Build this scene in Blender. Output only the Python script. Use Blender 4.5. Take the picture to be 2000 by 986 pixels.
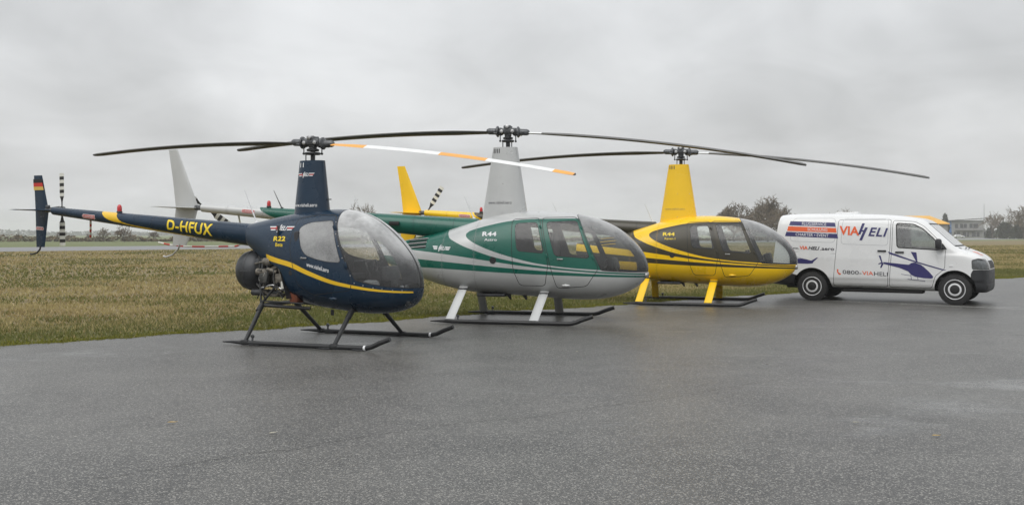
import bpy, bmesh, math, random
import numpy as np
from mathutils import Vector, Matrix
from mathutils.bvhtree import BVHTree
R = math.radians
scene = bpy.context.scene
for o in list(bpy.data.objects): bpy.data.objects.remove(o)
COL = scene.collection
rng = np.random.default_rng(7)
random.seed(7)

# ------------------------------------------------------------------ camera, sky, sun, exposure
cam = bpy.data.cameras.new('camera'); camo = bpy.data.objects.new('camera', cam); COL.objects.link(camo)
camo.location = (0, 0, 1.48); camo.rotation_euler = (R(90), 0, 0)
cam.sensor_width = 36; cam.lens = 36; cam.shift_y = -0.0175
cam.clip_start = .1; cam.clip_end = 9000
scene.camera = camo
SUN_EL, SUN_AZ = 52, 205          # degrees; azimuth clockwise from +Y (view direction)
W = bpy.data.worlds.new('World'); scene.world = W; W.use_nodes = True
def build_world():
    nt = W.node_tree; nt.nodes.clear(); N = nt.nodes.new; L = nt.links.new
    out = N('ShaderNodeOutputWorld'); bg = N('ShaderNodeBackground'); bg.inputs['Strength'].default_value = .1
    sky = N('ShaderNodeTexSky'); sky.sky_type = 'NISHITA'; sky.sun_disc = False
    sky.sun_elevation = R(SUN_EL); sky.sun_rotation = R(SUN_AZ); sky.air_density = 1.5; sky.dust_density = 4
    tc = N('ShaderNodeTexCoord'); sp = N('ShaderNodeSeparateXYZ'); L(tc.outputs['Generated'], sp.inputs[0])
    def m(op, a, b=None):
        n = N('ShaderNodeMath'); n.operation = op
        for i, v in enumerate((a, b)):
            if v is None: continue
            if isinstance(v, (int, float)): n.inputs[i].default_value = v
            else: L(v, n.inputs[i])
        return n.outputs[0]
    z = m('MAXIMUM', sp.outputs['Z'], 0.0); d = m('ADD', z, .33)
    cb = N('ShaderNodeCombineXYZ'); L(m('DIVIDE', sp.outputs['X'], d), cb.inputs[0]); L(m('DIVIDE', sp.outputs['Y'], d), cb.inputs[1])
    def noise(scale, det, rough, dist):
        n = N('ShaderNodeTexNoise'); n.inputs['Scale'].default_value = scale; n.inputs['Detail'].default_value = det
        n.inputs['Roughness'].default_value = rough; n.inputs['Distortion'].default_value = dist; L(cb.outputs[0], n.inputs['Vector']); return n.outputs['Fac']
    n1 = noise(.95, 4, .5, .6); n2 = noise(2.9, 6, .55, .7)
    v = m('ADD', m('MULTIPLY', n1, .72), m('MULTIPLY', n2, .28))
    cl = m('ADD', m('MULTIPLY', m('SUBTRACT', v, .5), 9.0), 5.6)     # cloud base radiance (x10)
    cl = m('MULTIPLY', cl, m('ADD', m('MULTIPLY', z, .9), .98))         # an overcast sky brightens towards the zenith
    tint = N('ShaderNodeCombineXYZ'); L(m('MULTIPLY', cl, .985), tint.inputs[0]); L(cl, tint.inputs[1]); L(m('MULTIPLY', cl, 1.018), tint.inputs[2])
    mx = N('ShaderNodeMix'); mx.data_type = 'RGBA'; mx.inputs['Factor'].default_value = .93
    L(sky.outputs[0], mx.inputs['A']); L(tint.outputs[0], mx.inputs['B'])
    L(mx.outputs['Result'], bg.inputs['Color']); L(bg.outputs[0], out.inputs[0])
build_world()
sun = bpy.data.lights.new('sun', 'SUN'); suno = bpy.data.objects.new('sun', sun); COL.objects.link(suno)
sun.energy = 1.1; sun.angle = R(50); sun.color = (1, .975, .94)
_d = Vector((math.sin(R(SUN_AZ))*math.cos(R(SUN_EL)), math.cos(R(SUN_AZ))*math.cos(R(SUN_EL)), math.sin(R(SUN_EL))))
suno.rotation_euler = _d.to_track_quat('Z', 'Y').to_euler(); suno.location = _d*50
scene.view_settings.view_transform = 'Standard'; scene.view_settings.look = 'None'
scene.view_settings.exposure = 0.27; scene.view_settings.gamma = 1
scene.cycles.max_bounces = 8; scene.cycles.transparent_max_bounces = 16; scene.cycles.use_denoising = True
scene.cycles.volume_bounces = 1; scene.cycles.caustics_reflective = False; scene.cycles.caustics_refractive = False

# ------------------------------------------------------------------ materials
MATS = {}
class NB:
    def __init__(s, name):
        s.m = bpy.data.materials.new(name); s.m.use_nodes = True; s.t = s.m.node_tree; s.t.nodes.clear()
        s.out = s.n('ShaderNodeOutputMaterial'); MATS[name] = s.m
    def n(s, ty, **k):
        nd = s.t.nodes.new(ty)
        for a, v in k.items(): setattr(nd, a, v)
        return nd
    def l(s, a, b): s.t.links.new(a, b)
    def sv(s, sock, v):
        if isinstance(v, bpy.types.NodeSocket): s.l(v, sock)
        elif isinstance(v, tuple) and len(v) == 3 and sock.type == 'RGBA': sock.default_value = (*v, 1)
        else: sock.default_value = v
    def math(s, op, a, b=0., clamp=False):
        nd = s.n('ShaderNodeMath', operation=op, use_clamp=clamp); s.sv(nd.inputs[0], a); s.sv(nd.inputs[1], b); return nd.outputs[0]
    def mix(s, f, a, b):
        nd = s.n('ShaderNodeMix', data_type='RGBA'); s.sv(nd.inputs['Factor'], f); s.sv(nd.inputs['A'], a); s.sv(nd.inputs['B'], b); return nd.outputs['Result']
    def noise(s, scale, det=4, rough=.55, vec=None, dist=0):
        nd = s.n('ShaderNodeTexNoise'); nd.inputs['Scale'].default_value = scale; nd.inputs['Detail'].default_value = det
        nd.inputs['Roughness'].default_value = rough; nd.inputs['Distortion'].default_value = dist
        s.l(vec if vec is not None else s.obj(), nd.inputs['Vector']); return nd.outputs['Fac']
    def obj(s):
        if not hasattr(s, '_tc'): s._tc = s.n('ShaderNodeTexCoord')
        return s._tc.outputs['Object']
    def ramp(s, f, a, b, lo=0., hi=1.):
        nd = s.n('ShaderNodeMapRange', interpolation_type='SMOOTHSTEP'); s.sv(nd.inputs['Value'], f)
        for k, v in (('From Min', a), ('From Max', b), ('To Min', lo), ('To Max', hi)): nd.inputs[k].default_value = v
        return nd.outputs['Result']
    def bsdf(s, **k):
        p = s.n('ShaderNodeBsdfPrincipled')
        for a, v in k.items(): s.sv(p.inputs[a.replace('_', ' ')], v)
        return p
    def bump(s, h, st, dist=.01):
        b = s.n('ShaderNodeBump'); b.inputs['Strength'].default_value = st; b.inputs['Distance'].default_value = dist; s.l(h, b.inputs['Height']); return b.outputs[0]
    def done(s, sh): s.l(sh, s.out.inputs['Surface']); return s.m

def paint(name, c, rough=.28, metal=0., coat=.6, var=.12, wave=.012, dirt=.25, spec=.5):
    b = NB(name); n1 = b.noise(2.3, 5); n2 = b.noise(38, 3)
    dk = tuple(x*(1-var) for x in c); lt = tuple(min(1, x*(1+var)) for x in c)
    col = b.mix(b.ramp(n1, .3, .7), dk, lt)
    if dirt: col = b.mix(b.math('MULTIPLY', b.ramp(n2, .56, .75), dirt*.35), col, (.20, .19, .17))
    p = b.bsdf(Base_Color=col, Roughness=b.ramp(n1, .3, .7, rough*.8, rough*1.35), Metallic=metal, Coat_Weight=coat, Coat_Roughness=.08, Specular_IOR_Level=spec)
    b.l(b.bump(b.math('ADD', b.noise(3.2, 2), b.math('MULTIPLY', b.noise(11, 2), .35)), wave*14, .006), p.inputs['Normal'])
    return b.done(p.outputs[0])
def plain(name, c, rough=.5, metal=0., var=.15, scale=9., bump=0.):
    b = NB(name); n = b.noise(scale, 5)
    col = b.mix(b.ramp(n, .3, .7), tuple(x*(1-var) for x in c), tuple(min(1, x*(1+var)) for x in c))
    p = b.bsdf(Base_Color=col, Roughness=b.ramp(n, .3, .7, rough*.85, min(1, rough*1.15)), Metallic=metal)
    if bump: b.l(b.bump(b.noise(scale*6, 3), bump, .01), p.inputs['Normal'])
    return b.done(p.outputs[0])
def glass(name, tint=(.86, .88, .87), fog=.1, drops=True, ior=1.5, rough=.02, refl=1.0, dew_sheen=0.):
    b = NB(name)
    tr = b.n('ShaderNodeBsdfTransparent'); tr.inputs[0].default_value = (*tint, 1)
    gl = b.n('ShaderNodeBsdfAnisotropic'); gl.inputs['Roughness'].default_value = rough; gl.inputs['Color'].default_value = (1, 1, 1, 1)
    fr = b.n('ShaderNodeFresnel'); fr.inputs[0].default_value = ior
    fac = b.math('MULTIPLY', fr.outputs[0], 1.15*refl, True)
    if drops:
        h = b.bump(b.ramp(b.noise(70, 2, .5), .5, .68), .22, .004); b.l(h, gl.inputs['Normal'])
    m1 = b.n('ShaderNodeMixShader'); b.l(fac, m1.inputs[0]); b.l(tr.outputs[0], m1.inputs[1]); b.l(gl.outputs[0], m1.inputs[2])
    df = b.n('ShaderNodeBsdfDiffuse'); df.inputs[0].default_value = (.84, .85, .85, 1)
    tl = b.n('ShaderNodeBsdfTranslucent'); tl.inputs[0].default_value = (.75, .76, .76, 1)
    ms = b.n('ShaderNodeMixShader'); ms.inputs[0].default_value = .22; b.l(df.outputs[0], ms.inputs[1]); b.l(tl.outputs[0], ms.inputs[2])
    f2 = b.math('MULTIPLY', b.ramp(b.math('ADD', b.math('MULTIPLY', b.noise(2.2, 5, .6), .75), b.math('MULTIPLY', b.noise(45, 3, .6), .25)), .32, .68, .5, 1.), fog)
    if dew_sheen:      # condensation plus painted sky sheen whitens the faces that look up
        sn = b.n('ShaderNodeSeparateXYZ'); b.l(b.n('ShaderNodeNewGeometry').outputs['True Normal'], sn.inputs[0])
        f2 = b.math('ADD', f2, b.math('MULTIPLY', b.ramp(b.math('ABSOLUTE', sn.outputs['Z']), .25, .85), b.ramp(b.noise(3, 5, .6), .3, .65, dew_sheen*.5, dew_sheen)), True)
    m2 = b.n('ShaderNodeMixShader'); b.l(f2, m2.inputs[0]); b.l(m1.outputs[0], m2.inputs[1]); b.l(ms.outputs[0], m2.inputs[2])
    return b.done(m2.outputs[0])

paint('navy', (.004, .022, .048), .25, 0, .12, .15, dirt=.0, spec=.42); paint('green', (.002, .098, .068), .3, 0, .2, .1, dirt=.08)
paint('silver', (.50, .51, .505), .33, .25, .4, .04, dirt=.3); paint('yellow', (.88, .55, .004), .30, 0, .3, .04, dirt=.05)
paint('olive', (.036, .031, .016), .35, 0, .15, .12, dirt=.08); paint('van_white', (.74, .75, .75), .3, 0, .5, .02, .006, dirt=.12)
paint('stripe_yellow', (.80, .50, .015), .35, 0, .4, .05)
plain('black_rubber', (.012, .012, .012), .6); plain('plastic_grey', (.022, .023, .026), .5, bump=.1)
plain('skid_black', (.016, .017, .018), .42); plain('blade_black', (.058, .057, .050), .45, 0, .25)
plain('blade_orange', (.78, .36, .06), .5, 0, .08); plain('blade_white', (.74, .75, .74), .45, 0, .05)
plain('hub_grey', (.10, .105, .11), .4, .5, .35, 20); plain('metal_bright', (.5, .5, .5), .3, .9)
plain('metal_dark', (.045, .047, .05), .45, .3, .4, 14); plain('engine_grey', (.06, .06, .056), .55, .3, .45, 18)
plain('engine_tan', (.16, .145, .12), .6, .1, .4, 20); plain('rust', (.16, .045, .02), .7, 0, .4, 20)
plain('shroud', (.036, .039, .043), .42, .1, .3, 5); plain('white_decal', (.72, .73, .74), .5, 0, .04); plain('red_decal', (.50, .035, .025), .5, 0, .08)
plain('gold_decal', (.60, .42, .10), .5, 0, .05); plain('yellow_decal', (.84, .62, .03), .45, 0, .04); plain('black_decal', (.012, .012, .013), .5)
plain('orange_decal', (.78, .115, .022), .45, 0, .03); plain('navy_decal', (.030, .028, .13), .45, 0, .05); plain('seam_silver', (.22, .22, .22), .5); plain('seam_navy', (.002, .005, .010), .5); plain('seam_yellow', (.38, .22, .005), .5); plain('grey_decal', (.06, .06, .07), .5); plain('web_grey', (.17, .17, .18), .5)
plain('faded_decal', (.50, .38, .10), .5, 0, .1); plain('black_band', (.02, .02, .02), .5); plain('white_band', (.66, .66, .60), .5, 0, .08); plain('red_band', (.48, .05, .035), .5)
plain('liner', (.05, .05, .052), .85); plain('seat_dark', (.035, .036, .04), .85, 0, .3, 30, .2); plain('seat_grey', (.30, .31, .32), .85, 0, .2, 25, .2)
plain('panel_black', (.012, .012, .013), .6); plain('tyre', (.018, .018, .018), .75, 0, .2, 12, .15); plain('rim_steel', (.68, .69, .70), .35, .1, .05, 12)
b = NB('beacon_red'); p = b.bsdf(Base_Color=(.55, .01, .012), Roughness=.15, Coat_Weight=.7); b.done(p.outputs[0])
glass('canopy_foggy', (.96, .97, .97), .035, refl=1., dew_sheen=.9); glass('door_foggy', (.92, .94, .94), .50, refl=1.2); glass('canopy_clear', (.80, .83, .82), .045, refl=1.1, dew_sheen=.42); glass('window_clear', (.84, .87, .85), .08)
glass('van_glass', (.50, .60, .55), .30, False, refl=1.8); glass('lamp_glass', (.8, .82, .82), .04, False); glass('house_glass', (.3, .33, .35), 0, False)

# ------------------------------------------------------------------ object helpers
def tag(o, label=None, cat=None, group=None, kind=None):
    for k, v in (('label', label), ('category', cat), ('group', group), ('kind', kind)):
        if v: o[k] = v
    return o
def empty(name, loc=(0, 0, 0), rz=0, **k):
    o = bpy.data.objects.new(name, None); COL.objects.link(o); o.location = loc; o.rotation_euler = (0, 0, rz); o.empty_display_size = .3
    return tag(o, **k)
def mk(name, V, F, mats, parent=None, mi=None, smooth=40, normals=None):
    me = bpy.data.meshes.new(name)
    V = np.asarray(V, dtype=float)
    me.from_pydata(V.tolist(), [], F)
    for m in ([mats] if isinstance(mats, str) else mats): me.materials.append(MATS[m])
    if mi is not None: me.polygons.foreach_set('material_index', np.asarray(mi, dtype=np.int32))
    if smooth:
        me.shade_smooth()
        if normals is not None: me.normals_split_custom_set_from_vertices([tuple(n) for n in normals])
        else: me.set_sharp_from_angle(angle=R(smooth))
    else: me.shade_flat()
    me.update()
    o = bpy.data.objects.new(name, me); COL.objects.link(o)
    if parent is not None: o.parent = parent
    return o
class MB:
    """collects simple shapes into one mesh"""
    def __init__(s): s.V = []; s.F = []; s.M = []
    def add(s, V, F, m=0):
        k = len(s.V); s.V += [tuple(v) for v in V]; s.F += [[i+k for i in f] for f in F]; s.M += [m]*len(F); return s
    def box(s, c, d, m=0, rot=None, bev=0.):
        hx, hy, hz = (x/2 for x in d); V = []
        if bev:
            b = min(bev, hx*.9, hy*.9, hz*.9); bm = bmesh.new(); bmesh.ops.create_cube(bm, size=1)
            for v in bm.verts: v.co = Vector((v.co.x*d[0], v.co.y*d[1], v.co.z*d[2]))
            bmesh.ops.bevel(bm, geom=list(bm.edges), offset=b, segments=2, affect='EDGES', profile=.5)
            bm.verts.index_update(); V = [v.co.copy() for v in bm.verts]; F = [[v.index for v in f.verts] for f in bm.faces]; bm.free()
        else:
            V = [Vector((sx*hx, sy*hy, sz*hz)) for sx in (-1, 1) for sy in (-1, 1) for sz in (-1, 1)]
            F = [[0, 1, 3, 2], [4, 6, 7, 5], [0, 4, 5, 1], [2, 3, 7, 6], [0, 2, 6, 4], [1, 5, 7, 3]]
        if rot is not None: V = [rot @ v for v in V]
        return s.add([(v.x+c[0], v.y+c[1], v.z+c[2]) for v in V], F, m)
    def tube(s, P, r, n=10, m=0, cap=True, flat=1.0):
        P = [Vector(p) for p in P]; rr = r if isinstance(r, (list, tuple)) else [r]*len(P)
        up = Vector((0, 0, 1)); V = []; F = []
        t0 = (P[1]-P[0]).normalized(); a = t0.cross(up)
        if a.length < .05: a = t0.cross(Vector((1, 0, 0)))
        a.normalize()
        for i, p in enumerate(P):
            t = ((P[min(i+1, len(P)-1)]-P[max(i-1, 0)])).normalized()
            a = (a - t*a.dot(t)).normalized(); b = t.cross(a)
            for k in range(n):
                q = 2*math.pi*k/n; V.append(p + a*(rr[i]*math.cos(q)) + b*(rr[i]*flat*math.sin(q)))
        for i in range(len(P)-1):
            for k in range(n): F.append([i*n+k, i*n+(k+1) % n, (i+1)*n+(k+1) % n, (i+1)*n+k])
        if cap: F.append(list(range(n))[::-1]); F.append([(len(P)-1)*n+k for k in range(n)])
        return s.add(V, F, m)
    def lathe(s, prof, origin, axis='y', n=24, m=0, sy=1.):
        """prof: (radius, distance along axis)"""
        V = []; F = []; o = Vector(origin)
        for r, h in prof:
            for k in range(n):
                q = 2*math.pi*k/n; c, d = r*math.cos(q), r*math.sin(q)*sy
                V.append(o + (Vector((c, h, d)) if axis == 'y' else Vector((h, c, d)) if axis == 'x' else Vector((c, d, h))))
        for i in range(len(prof)-1):
            for k in range(n): F.append([i*n+k, i*n+(k+1) % n, (i+1)*n+(k+1) % n, (i+1)*n+k])
        F.append(list(range(n))); F.append([(len(prof)-1)*n+k for k in range(n)][::-1])
        return s.add(V, F, m)
    def obj(s, name, mats, parent=None, smooth=40):
        o = mk(name, s.V, s.F, mats, parent, s.M, smooth)
        bm = bmesh.new(); bm.from_mesh(o.data); bmesh.ops.recalc_face_normals(bm, faces=bm.faces); bm.to_mesh(o.data); bm.free()
        if smooth: o.data.set_sharp_from_angle(angle=R(smooth))
        return o
def cr(P, k):
    """Catmull-Rom through rows of P, k samples per segment"""
    P = np.asarray(P, float); Q = np.vstack([2*P[0]-P[1], P, 2*P[-1]-P[-2]]); out = []
    for i in range(len(P)-1):
        p0, p1, p2, p3 = Q[i:i+4]
        for t in np.linspace(0, 1, k, endpoint=False):
            out.append(.5*((2*p1)+(-p0+p2)*t+(2*p0-5*p1+4*p2-p3)*t*t+(-p0+3*p1-3*p2+p3)*t**3))
    out.append(P[-1]); return np.array(out)
def rpoly(P, r, k=6):
    out = []; n = len(P)
    for i in range(n):
        p = np.array(P[i], float); a = np.array(P[i-1], float)-p; c = np.array(P[(i+1) % n], float)-p
        la, lc = np.linalg.norm(a), np.linalg.norm(c); d = min(r, la*.48, lc*.48)
        p0 = p+a/la*d; p2 = p+c/lc*d
        for t in np.linspace(0, 1, k): out.append((1-t)**2*p0+2*t*(1-t)*p+t*t*p2)
    return np.array(out)
def sdf(P, X, Z):
    P = np.asarray(P, float); d = np.full(len(X), 1e9); ins = np.zeros(len(X), bool)
    for i in range(len(P)):
        a = P[i]; e = P[(i+1) % len(P)]-a
        if abs(e[0])+abs(e[1]) < 1e-9: continue
        wx, wz = X-a[0], Z-a[1]; t = np.clip((wx*e[0]+wz*e[1])/(e@e), 0, 1)
        d = np.minimum(d, np.hypot(wx-e[0]*t, wz-e[1]*t))
        b = a+e; c = (a[1] > Z) != (b[1] > Z)
        with np.errstate(divide='ignore', invalid='ignore'): xi = a[0]+(Z-a[1])/(b[1]-a[1])*e[0]
        ins ^= c & (X < xi)
    return np.where(ins, -d, d)
class Shell:
    """lofted closed skin whose faces are cut exactly along outlines into parts and paints"""
    def __init__(s, stations, n=2.3, m=2.3, k=8, nv=96, part='fuselage', mat='navy', tum=None, h=.45):
        S = cr(stations, k)                               # xt, zt, xb, zb, w [, h]
        V = []; q0 = np.linspace(0, 2*np.pi, 721)
        for r in S:
            xt, zt, xb, zb, w = r[:5]; hh = r[5] if len(r) > 5 else h
            w = max(w, .003); c, sn = np.cos(q0), np.sin(q0)
            nn = np.where(sn > 0, n, m)
            y = w*np.sign(c)*np.abs(c)**(2/nn); q = np.sign(sn)*np.abs(sn)**(2/nn); q = np.where(q > 0, hh+(1-hh)*q, hh+hh*q)
            x = xb+(xt-xb)*q; z = zb+(zt-zb)*q
            if tum: y = y*tum(x, z)
            L = np.concatenate([[0], np.cumsum(np.sqrt(np.diff(y)**2+np.diff(z)**2+np.diff(x)**2)+1e-7)]); u = np.linspace(0, L[-1], nv+1)[:-1]
            V.append(np.c_[np.interp(u, L, x), np.interp(u, L, y), np.interp(u, L, z)])
        nu = len(V); V = np.vstack(V); F = []
        for i in range(nu-1):
            for j in range(nv): F.append([i*nv+j, i*nv+(j+1) % nv, (i+1)*nv+(j+1) % nv, (i+1)*nv+j])
        F.append(list(range(nv))[::-1]); F.append([(nu-1)*nv+j for j in range(nv)])
        N = np.zeros_like(V); Q = np.array(F[:-2]); fn = np.cross(V[Q[:, 2]]-V[Q[:, 0]], V[Q[:, 3]]-V[Q[:, 1]])
        for j in range(4): np.add.at(N, Q[:, j], fn)
        ctr = V.mean(0); 
        if ((V-ctr)*N).sum() < 0: N = -N; F = [f[::-1] for f in F]
        N /= np.maximum(np.linalg.norm(N, axis=1, keepdims=True), 1e-9)
        s.V = V; s.N = N; s.F = F; s.part = [part]*len(F); s.mat = [mat]*len(F)
        s.bvh = BVHTree.FromPolygons([tuple(v) for v in V], F)
    def split(s, fn, part=None, mat=None, only=None):
        X, Y, Z = s.V.T; val = fn(X, Y, Z); nV = []; nN = []; base = len(s.V); cache = {}
        F2 = []; P2 = []; M2 = []
        def cross(i, j):
            k = (i, j) if i < j else (j, i)
            if k not in cache:
                a, b_ = k; t = val[a]/(val[a]-val[b_]); cache[k] = base+len(nV)
                nV.append(s.V[a]+(s.V[b_]-s.V[a])*t); q = s.N[a]+(s.N[b_]-s.N[a])*t; nN.append(q/max(np.linalg.norm(q), 1e-9))
            return cache[k]
        inside = val <= 0; ins = inside.tolist()
        for f, p, m_ in zip(s.F, s.part, s.mat):
            if only is not None and p not in only: F2.append(f); P2.append(p); M2.append(m_); continue
            c = sum(ins[i] for i in f)
            if c == len(f): F2.append(f); P2.append(part or p); M2.append(mat or m_)
            elif c == 0: F2.append(f); P2.append(p); M2.append(m_)
            else:
                A = []; B = []
                for a_, b_ in zip(f, f[1:]+f[:1]):
                    (A if ins[a_] else B).append(a_)
                    if ins[a_] != ins[b_]: k = cross(a_, b_); A.append(k); B.append(k)
                if len(A) > 2: F2.append(A); P2.append(part or p); M2.append(mat or m_)
                if len(B) > 2: F2.append(B); P2.append(p); M2.append(m_)
        s.F, s.part, s.mat = F2, P2, M2
        if nV: s.V = np.vstack([s.V, nV]); s.N = np.vstack([s.N, nN])
    def region(s, poly, part=None, mat=None, only=None, grow=0., cond=None):
        def fn(X, Y, Z):
            d = sdf(poly, X, Z)-grow
            if cond is not None: d = np.maximum(d, cond(X, Y, Z))
            return d
        s.split(fn, part, mat, only)
    def between(s, up, lo, mat, only, x0=-9., x1=9., k=5):
        """paint between two curves z = up(x), z = lo(x)"""
        U = cr(up, k); L_ = cr(lo, k); o = [i for i, p in enumerate(s.part) if p in only]
        for i in o: s.part[i] = '>'+s.part[i] if s.mat[i] not in ('black_rubber', 'plastic_grey') else s.part[i]
        todo = {'>'+p for p in only}
        for p in todo: s.split(lambda x, y, z: z-np.interp(x, U[:, 0], U[:, 1]), '>'+p, None, {p})
        for p in todo: s.split(lambda x, y, z: np.maximum(np.maximum(x0-x, x-x1), -1.) if x0 > -9 or x1 < 9 else x*0-1, '>>'+p, None, {'>'+p})
        for p in todo: s.split(lambda x, y, z: np.interp(x, L_[:, 0], L_[:, 1])-z, None, mat, {'>>'+p})
        s.part = [p.lstrip('>') for p in s.part]
    def seam(s, x0, mat, part, w=.0025):
        s.split(lambda x, y, z: x-x0-w, '_t', None, {part}); s.split(lambda x, y, z: x-x0+w, part, None, {'_t'})
        for i, p in enumerate(s.part):
            if p == '_t': s.part[i] = part; s.mat[i] = mat
    def panel(s, poly, part, gap=.004, gmat='black_rubber', mat=None, only=None, cond=None):
        """outline gap of width 2*gap, the inside becomes its own part"""
        on = set(only or ['fuselage'])
        s.region(poly, '_tmp', None, on, gap, cond); s.region(poly, part, mat, {'_tmp'}, -gap, cond)
        base = list(on)[0]
        for i, p in enumerate(s.part):
            if p == '_tmp': s.part[i] = base; s.mat[i] = gmat
    def build(s, part, name, parent, inward=0., smooth=True, matmap=None):
        idx = [i for i, p in enumerate(s.part) if p == part]
        if not idx: return None
        used = sorted({v for i in idx for v in s.F[i]}); mp = {v: k for k, v in enumerate(used)}
        F = [[mp[v] for v in s.F[i]] for i in idx]; V = s.V[used]; N = s.N[used]
        ms = [matmap or s.mat[i] for i in idx]; names = sorted(set(ms)); mi = [names.index(x) for x in ms]
        if inward: V = V-N*inward; 
        return mk(name, V, F, names, parent, mi, 40, N if smooth else None)
    def y_at(s, x, z):
        h = s.bvh.ray_cast(Vector((x, -4, z)), Vector((0, 1, 0)))
        return h[0], h[1]
def decal2d(name, V2, F2, mat, parent, sh, eps=.003, cut=.04, smooth=True):
    """flat print laid on the right-hand side of a skin"""
    bm = bmesh.new(); vs = [bm.verts.new((v[0], 0, v[1])) for v in V2]
    for f in F2:
        try: bm.faces.new([vs[i] for i in f])
        except ValueError: pass
    xs = [v[0] for v in V2]; zs = [v[1] for v in V2]
    for ax, lo, hi in ((0, min(xs), max(xs)), (2, min(zs), max(zs))):
        st = cut*(2.5 if ax == 0 else 1); q = lo+st
        no = (1, 0, 0) if ax == 0 else (0, 0, 1)
        while q < hi:
            bmesh.ops.bisect_plane(bm, geom=list(bm.verts)+list(bm.edges)+list(bm.faces), plane_co=(q, 0, 0) if ax == 0 else (0, 0, q), plane_no=no); q += st
    bmesh.ops.triangulate(bm, faces=bm.faces)
    for v in bm.verts:
        p, nrm = sh.y_at(v.co.x, v.co.z)
        if p is None: p = Vector((v.co.x, -.3, v.co.z)); nrm = Vector((0, -1, 0))
        if nrm.y > 0: nrm = -nrm
        v.co = p+nrm*eps
    bm.verts.index_update(); V = [tuple(v.co) for v in bm.verts]; F = [[v.index for v in f.verts] for f in bm.faces]; bm.free()
    return mk(name, V, F, mat, parent, smooth=60)
_tcache = {}
def text2d(s, shear=0., bold=.0, sp=1.):
    k = (s, shear, bold, sp)
    if k in _tcache: return _tcache[k]
    cu = bpy.data.curves.new('t', 'FONT'); cu.body = s; cu.size = 1; cu.shear = shear; cu.offset = bold; cu.space_character = sp; cu.resolution_u = 3
    o = bpy.data.objects.new('t', cu); COL.objects.link(o); bpy.context.view_layer.update()
    me = bpy.data.meshes.new_from_object(o.evaluated_get(bpy.context.evaluated_depsgraph_get()))
    V = np.array([v.co[:2] for v in me.vertices]); F = [list(p_.vertices) for p_ in me.polygons]
    bpy.data.objects.remove(o); bpy.data.curves.remove(cu); bpy.data.meshes.remove(me)
    V = V-V.min(0); V = V/V.max(0); _tcache[k] = (V, F); return V, F
def text(name, s, box, mat, parent, sh, shear=0., bold=.0, sp=1., eps=.004, cut=.04):
    """box: (x0, x1, z0, z1) or four corners bl, br, tl, tr"""
    V, F = text2d(s, shear, bold, sp)
    if not isinstance(box[0], tuple): x0, x1, z0, z1 = box; box = ((x0, z0), (x1, z0), (x0, z1), (x1, z1))
    bl, br, tl, tr = (np.array(q) for q in box); u, v = V[:, :1], V[:, 1:]
    P = (bl*(1-u)+br*u)*(1-v)+(tl*(1-u)+tr*u)*v
    return decal2d(name, P.tolist(), F, mat, parent, sh, eps, cut)
def shape(name, poly, mat, parent, sh, eps=.003, cut=.04): return decal2d(name, [tuple(p) for p in poly], [list(range(len(poly)))], mat, parent, sh, eps, cut)
def shapes(name, polys, mat, parent, sh, eps=.003, cut=.04):
    V = []; F = []
    for p in polys: F.append([len(V)+i for i in range(len(p))]); V += [tuple(q) for q in p]
    return decal2d(name, V, F, mat, parent, sh, eps, cut)
def rivets(parent, sh, rows, mat, step=.055, r=.0055):
    """rows of flush rivets too small to pick apart, joined in one part"""
    mb = MB()
    for a, c in rows:
        n = max(2, int(math.hypot(c[0]-a[0], c[1]-a[1])/step))
        for i in range(n+1):
            x = a[0]+(c[0]-a[0])*i/n; z = a[1]+(c[1]-a[1])*i/n; p, nm = sh.y_at(x, z)
            if p is None: continue
            if nm.y > 0: nm = -nm
            t = nm.cross(Vector((0, 0, 1)))
            if t.length < .1: continue
            t.normalize(); u = nm.cross(t); mb.add([p+nm*.003+(t*math.cos(q)+u*math.sin(q))*r for q in (0, 1.05, 2.09, 3.14, 4.19, 5.24)]+[p+nm*.0045], [[k, (k+1) % 6, 6] for k in range(6)])
    return tag(mb.obj('rivets', mat, parent), kind='stuff')
class Flat:
    def __init__(s, y): s.y = y
    def y_at(s, x, z): return Vector((x, s.y, z)), Vector((0, -1, 0))

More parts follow.
